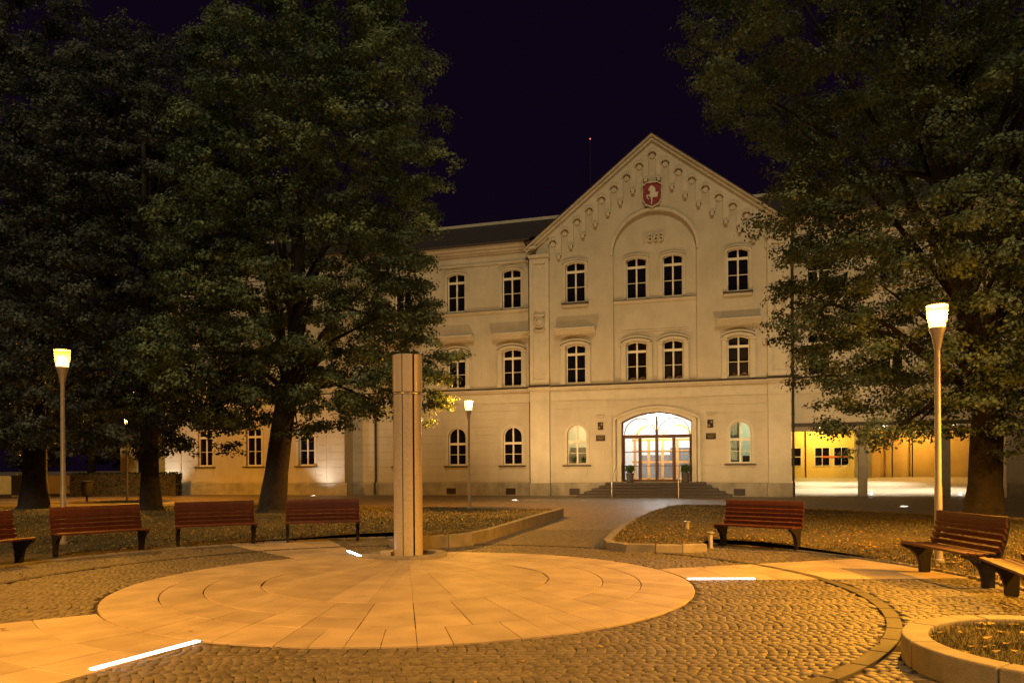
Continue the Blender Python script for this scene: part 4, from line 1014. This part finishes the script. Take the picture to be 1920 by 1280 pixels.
# ================================================================== in-ground uplights
UP = [(tuple(bl(-19.75, VW+1.25, 0))[:2], 'bright round uplight in the ground by the left wing corner', 'wing', 42),
      ((.12, 37.14), 'bright round uplight in the paving left of the entrance steps', 'face', 320),
      ((10.9, 30.4), 'small round uplight in the paving behind the right bench', 'face2', 460),
      ((14.9, 29.2), 'faint round uplight in the paving behind the right lamp', 'none', 0),
      (tuple(bl(-30.9, VW+1.25, 0))[:2], 'round uplight in the ground at the far end of the left wing', 'wing', 50)]
for (x, y), lab, kd, wt in UP:
    t_ = empty('uplight', (x, y, .004), label=lab, cat='ground light', group='round uplights set in the ground')
    MB().lathe([(.20, 0), (.20, .03), (.15, .034), (.13, .02)], 24).build('ring', M['steel'], t_, smooth=True)
    MB().lathe([(.001, .030), (.14, .028)], 24).build('lens', M['uplens'] , t_)
    if kd == 'wing':
        q = bl(-19.2 if 'bright' in lab else -30.9, VW, 4.); spot('uplight_beam', (0, 0, .06), (q.x-x, q.y-y, 3.2), wt*7, (1, .93, .80), 105, .8, .07, t_)
    elif kd == 'face':
        q = bl(-2.5, 3.2, 11.5); spot('uplight_beam', (0, 0, .06), (q.x-x, q.y-y, 11.5), wt*9, WARM, 168, .6, .10, t_)
    elif kd == 'face2':
        q = bl(3.5, 4., 11.0); spot('uplight_beam', (0, 0, .06), (q.x-x, q.y-y, 11.), wt*9, WARM, 160, .6, .10, t_)

# ---- pots with shrubs on the landing
for u, lab in ((-1.32, 'dark tapered pot with a clipped shrub left of the doors'), (1.62, 'dark tapered pot with a clipped shrub right of the doors')):
    p_ = bl(u, .28, .757); t_ = empty('potted_shrub', p_, 0, lab, 'potted plant', 'potted shrubs beside the entrance')
    MB().lathe([(.14, 0), (.16, .01), (.22, .46), (.235, .50), (.20, .50), (.19, .42)], 20, cap=False).build('pot', M['potm'], t_, smooth=True)
    MB().tube([(0, 0, .40), (.01, 0, .62)], .02, 6).build('stem', M['bark'], t_)
    leaves_blob('foliage', (0, 0, .72), (.27, .27, .24), 900, .06, M['shrub'], t_, 6+int(u > 0))

# ================================================================== trees
def tree(name, base, blobs, n_clump, n_leaf, lsize, m, label, trunk, lean=(0, 0), seed=1, limbs=26, group=None, csize=1.):
    r = np.random.default_rng(seed); root = empty(name, (base[0], base[1], .02), 0, label, 'tree', group)
    B = [(np.array(c, float)-np.array((base[0], base[1], 0)), np.array(q, float)) for c, q in blobs]
    vol = np.array([np.prod(q)**.72 for c, q in B]); pr = vol/vol.sum()
    # sprays of leaves spaced over the crown's shell and through its depth, each made of smaller tufts
    nc = 15000; bi = r.choice(len(B), nc, p=pr); d = r.normal(0, 1, (nc, 3)); d /= np.linalg.norm(d, axis=1)[:, None]
    f = np.where(r.random(nc) < .72, r.uniform(.90, 1.06, nc), r.uniform(.55, .85, nc))
    cand = np.array([B[k][0] for k in bi])+d*np.array([B[k][1] for k in bi])*f[:, None]
    deep = np.min([np.sum(((cand-c)/q)**2, 1)+(bi == k)*9 for k, (c, q) in enumerate(B)], 0) < .30
    cand = cand[~deep & (cand[:, 2] > 2.0)]; cl = np.empty((0, 3))
    for c in cand:
        if len(cl) >= n_clump: break
        if len(cl) == 0 or np.min(np.sum((cl-c)**2*np.array((1, 1, 1.7)), 1)) > (1.12*csize)**2: cl = np.vstack([cl, c])
    ctr = np.mean([c for c, q in B], 0); rad = r.uniform(.62, 1.12, len(cl))*csize
    nt_ = 9; ti = np.repeat(np.arange(len(cl)), nt_); dd = r.normal(0, 1, (len(ti), 3)); dd[:, 2] = np.abs(dd[:, 2])*.8-.25
    out_ = cl[ti]-ctr; out_[:, 2] *= .3; out_ /= np.linalg.norm(out_, axis=1)[:, None]
    dd = dd/np.linalg.norm(dd, axis=1)[:, None]+out_*.45
    tuft = cl[ti]+dd*rad[ti][:, None]*np.array((.72, .72, .58))*r.uniform(.5, 1.1, len(ti))[:, None]; tuft[:, 2] -= .18*np.linalg.norm(tuft[:, :2]-cl[ti][:, :2], axis=1)
    tr_ = r.uniform(.20, .42, len(ti))*csize
    per = r.multinomial(n_leaf, tr_**2/np.sum(tr_**2)); ci = np.repeat(np.arange(len(ti)), per); n = len(ci)
    d = r.normal(0, 1, (n, 3)); d[:, 2] = d[:, 2]*.8+.45; d /= np.linalg.norm(d, axis=1)[:, None]
    p = tuft[ci]+d*tr_[ci][:, None]*((r.random(n)**.35)*(1+.15*r.normal(0, 1, n)))[:, None]*np.array((1.15, 1.15, .7))
    d = d+dd[ci]*.5
    ok = p[:, 2] > 1.5; p = p[ok]; d = d[ok]
    leafquads('crown', p, d+np.array((0, 0, .35)), lsize, M[m], root, r, .42)
    tr = trunk; top = np.array(B[min(1, len(B)-1)][0]); h0 = tr['h']
    path = [(0, 0, -.1), (0, 0, .15), (lean[0]*.25, lean[1]*.25, h0*.35), (lean[0]*.7, lean[1]*.7, h0*.8), (lean[0], lean[1], h0), (lean[0]*1.1+top[0]*.2, lean[1]+top[1]*.2, h0+2.5), (top[0]*.7, top[1]*.7, top[2]), (top[0], top[1], top[2]+4)]
    R0 = tr['r']; mb = MB(); mb.tube(path, [R0*1.75, R0*1.28, R0*1.02, R0*.95, R0*.9, R0*.62, R0*.32, .04], 14)
    vv = np.array(mb.v); ang = np.arctan2(vv[:, 1], vv[:, 0]); rr = 1+.10*np.sin(ang*5+seed)*np.clip(1-vv[:, 2]/1.2, 0, 1)+.03*np.sin(ang*9+vv[:, 2]*2)
    mb.v = [(a*k if z_ < 1.2 else a, b*k if z_ < 1.2 else b, z_) for (a, b, z_), k in zip(vv, rr)]
    mb.build('trunk', M['bark'], root, smooth=True)
    lm = MB(); pick = r.choice(len(cl), min(limbs, len(cl)), replace=False)
    for i in pick:
        e = cl[i]; t0 = r.uniform(.0, .8); s_ = np.array(path[4])*(1-t0)+np.array(path[6])*t0
        if e[2] < s_[2]: s_ = np.array(path[4])
        mid = s_*.5+e*.5+np.array((0, 0, .6)); lm.tube([s_, s_*.7+mid*.3+np.array((0, 0, .1)), mid, mid*.4+e*.6, e], [R0*.30, R0*.22, R0*.15, R0*.09, .015], 6)
    lm.build('limbs', M['bark'], root, smooth=True); return root
tree('lime_tree', (-8.64, 27.73), [((-7.5, 27.7, 8.2), (4.4, 4.4, 4.9)), ((-7.0, 27.7, 13.2), (4.1, 4.2, 5.2)), ((-6.5, 27.7, 17.8), (2.7, 2.7, 2.6)), ((-3.9, 27.2, 5.0), (1.75, 2, 1.5)), ((-10.6, 27.4, 5.2), (2.5, 2.6, 2.2)), ((-6.6, 26.6, 4.6), (2.4, 2.2, 1.1))],
     420, 210000, .10, 'leaf', 'huge lime tree with leaning trunk left of the column, tallest of the left trees', dict(h=4.2, r=.40), (.55, 0), 3, 34, 'old lime trees on the lawns')
tree('lime_tree', (-13.99, 29.7), [((-14.6, 29.7, 7.2), (3.9, 3.8, 4.8)), ((-14.2, 29.7, 12.8), (3.8, 3.6, 4.8)), ((-12.4, 29.2, 3.9), (2.3, 2.2, 1.6)), ((-16.6, 29.2, 4.0), (2.2, 2.2, 1.6))],
     300, 130000, .105, 'leafd', 'lime tree with straight dark trunk behind the gap between two left benches', dict(h=3.6, r=.33), (-.05, 0), 5, 26, 'old lime trees on the lawns')
tree('lime_tree', (-19.58, 31.48), [((-20, 31.5, 8), (4.3, 4, 5.5)), ((-18.9, 31.5, 15), (4.4, 4, 5.5)), ((-18.2, 31, 4.2), (2.5, 2.4, 1.9)), ((-21.5, 31, 4.2), (2.4, 2.4, 1.8))],
     300, 130000, .11, 'leafd', 'leftmost lime tree with wide trunk beside the left street lamp', dict(h=3.5, r=.44), (.05, 0), 8, 26, 'old lime trees on the lawns')
tree('lime_tree', (12.33, 20.08), [((12.6, 20.2, 8.2), (5.0, 4.8, 5.2)), ((9.4, 19.6, 13.0), (4.2, 4.3, 3.6)), ((13.6, 20, 14.2), (5.6, 5.2, 4.6)), ((10.2, 19.6, 5.0), (2.4, 2.5, 2.4)), ((11.3, 19.4, 5.2), (2.6, 2.2, 2.2)), ((10.6, 19.8, 9.0), (3.2, 3.2, 3.4)), ((11.0, 21.2, 6.2), (3.2, 2.2, 3.0)), ((14.5, 21.6, 6.2), (3.6, 2.4, 3.2)), ((12.5, 18.0, 5.4), (2.4, 1.8, 1.8)), ((9.5, 19.6, 8.2), (2.4, 2.6, 2.2)), ((10.6, 19.3, 3.7), (2.2, 2, 1.3)), ((14.0, 18.6, 3.6), (2.6, 2, 1.3)), ((9.9, 19.3, 3.0), (2.0, 1.7, 1.0)), ((12.0, 18.9, 2.8), (1.7, 1.5, .9)), ((17.2, 20.4, 8), (4.4, 4.4, 5)), ((14.8, 18.6, 4.6), (3, 2.6, 2.2))],
     1150, 420000, .080, 'leaf', 'broad lime tree behind the right street lamp hiding the right wing', dict(h=3.0, r=.40), (.12, 0), 13, 40, 'old lime trees on the lawns', csize=.92)

# ================================================================== far left: wall, hedge, bins, saplings
fw = empty('garden_wall', (-38, 52.5, 0), R(6), 'low ochre wall lit by a lamp at the far left', 'wall')
for i in range(9):
    MB().box(-17+i*3.0, -14.12+i*3.0, 0, .25, 0, 1.25).build('wall_panel', M['ochre'], fw); MB().box(-14.12+i*3.0, -14.0+i*3.0, -.05, .3, 0, 1.4).build('wall_post', M['stone'], fw)
hb = empty('neighbour_house', (-26, 60, 0), R(-8), 'low ochre house lit yellow behind the left trees', 'building')
MB().box(-5, 6, 0, 8, 0, 4.2).build('wall', M['ochre'], hb)
MB().add([(-5.4, -.4, 4.2), (6.4, -.4, 4.2), (6.4, 4, 7), (-5.4, 4, 7), (6.4, 8.4, 4.2), (-5.4, 8.4, 4.2)], [(0, 1, 2, 3), (3, 2, 4, 5)]).build('roof', M['roof'], hb)
for x in (-3.5, -.5, 2.6):
    f_ = MB().box(x, x+1.1, -.05, .02, 1.2, 2.7).build('window', M['frame'], hb)
    for i in range(2): MB().box(x+.07+.5*i, x+.50+.5*i, -.06, -.045, 1.28, 2.62).build('pane', M['pane'], f_)
point('house_lamp', (.5, -2.2, 3.6), 260, SODIUM, .1, hb); point('wall_lamp', (-5, -3.5, 3.6), 150, SODIUM, .1, fw)
for x, fwl in ((.5, hb), (-5, fw)):
    y = -2.2 if fwl is hb else -3.5
    MB().tube([(x, y, 0), (x, y, 3.4)], .04, 8).build('lamp_post', M['iron'], fwl); MB().lathe([(.01, 3.42), (.1, 3.5), (.12, 3.62), (.02, 3.72)], 10, x, y).build('lamp_bulb', M['bulb'], fwl)
hg = empty('hedge', (-23.6, 47, 0), R(4), 'dark clipped hedge far behind the litter bin', 'hedge')
rr_ = np.random.default_rng(5); p = np.c_[rr_.uniform(-3.2, 3.2, 9000), rr_.uniform(-.6, .6, 9000), rr_.uniform(.1, 1.45, 9000)]
leafquads('foliage', p, rr_.normal(0, 1, p.shape), .10, M['hedge'], hg, rr_)
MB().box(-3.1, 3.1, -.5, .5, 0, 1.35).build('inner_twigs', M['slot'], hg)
bn = empty('litter_bin', gpx(163, 940), R(20), 'dark litter bin on a short post between the left trees', 'litter bin')
MB().lathe([(.20, .28), (.25, .32), (.27, .98), (.29, 1.0), (.29, 1.06), (.22, 1.08), (.2, 1.0)], 18).build('bin_body', M['binm'], bn, smooth=True); MB().lathe([(.09, 0), (.05, .03), (.05, .30)], 12).build('bin_post', M['binm'], bn)
bn = empty('electric_cabinet', gpx(33, 931), R(15), 'dark upright cabinet by the low ochre wall', 'cabinet')
MB().box(-.28, .28, -.2, .2, .1, 1.25).build('cabinet_body', M['binm'], bn, bevel=.02); MB().box(-.3, .3, -.22, .22, 1.25, 1.31).build('cabinet_lid', M['binm'], bn); MB().box(-.26, .26, -.18, .18, 0, .1).build('cabinet_base', M['stone'], bn)
tree('street_tree', (-30, 44), [((-30, 44, 8), (5, 4, 5)), ((-30, 44, 12), (4, 4, 4))], 180, 40000, .16, 'leafd', 'dark tree at the far left beyond the low wall', dict(h=3, r=.3), (.1, 0), 31, 14)
tree('street_tree', (21.5, 24.5), [((21.5, 24.5, 8), (5, 4.5, 5)), ((21, 24.5, 13), (4.5, 4.5, 5))], 220, 60000, .14, 'leaf', 'dark tree cut off by the right picture edge behind the broad lime', dict(h=3, r=.33), (.1, 0), 33, 18)
tree('street_tree', (-40, 58), [((-40, 58, 5), (6, 4, 4.4)), ((-40, 58, 10), (5, 4, 5))], 150, 24000, .26, 'leafd', 'dark tree rising behind the low ochre wall', dict(h=3, r=.3), (.1, 0), 35, 12)
tree('street_tree', (-34, 62), [((-34, 62, 5), (6, 4, 4.4)), ((-34, 62, 10), (5, 4, 5))], 150, 24000, .26, 'leafd', 'dark tree between the ochre wall and the ochre house', dict(h=3, r=.3), (.1, 0), 36, 12)
tree('street_tree', (-30, 68), [((-30, 68, 6), (6, 4, 5)), ((-30, 68, 11), (5, 4, 5))], 150, 24000, .28, 'leafd', 'dark tree rising behind the low ochre house', dict(h=3, r=.3), (.1, 0), 37, 12)
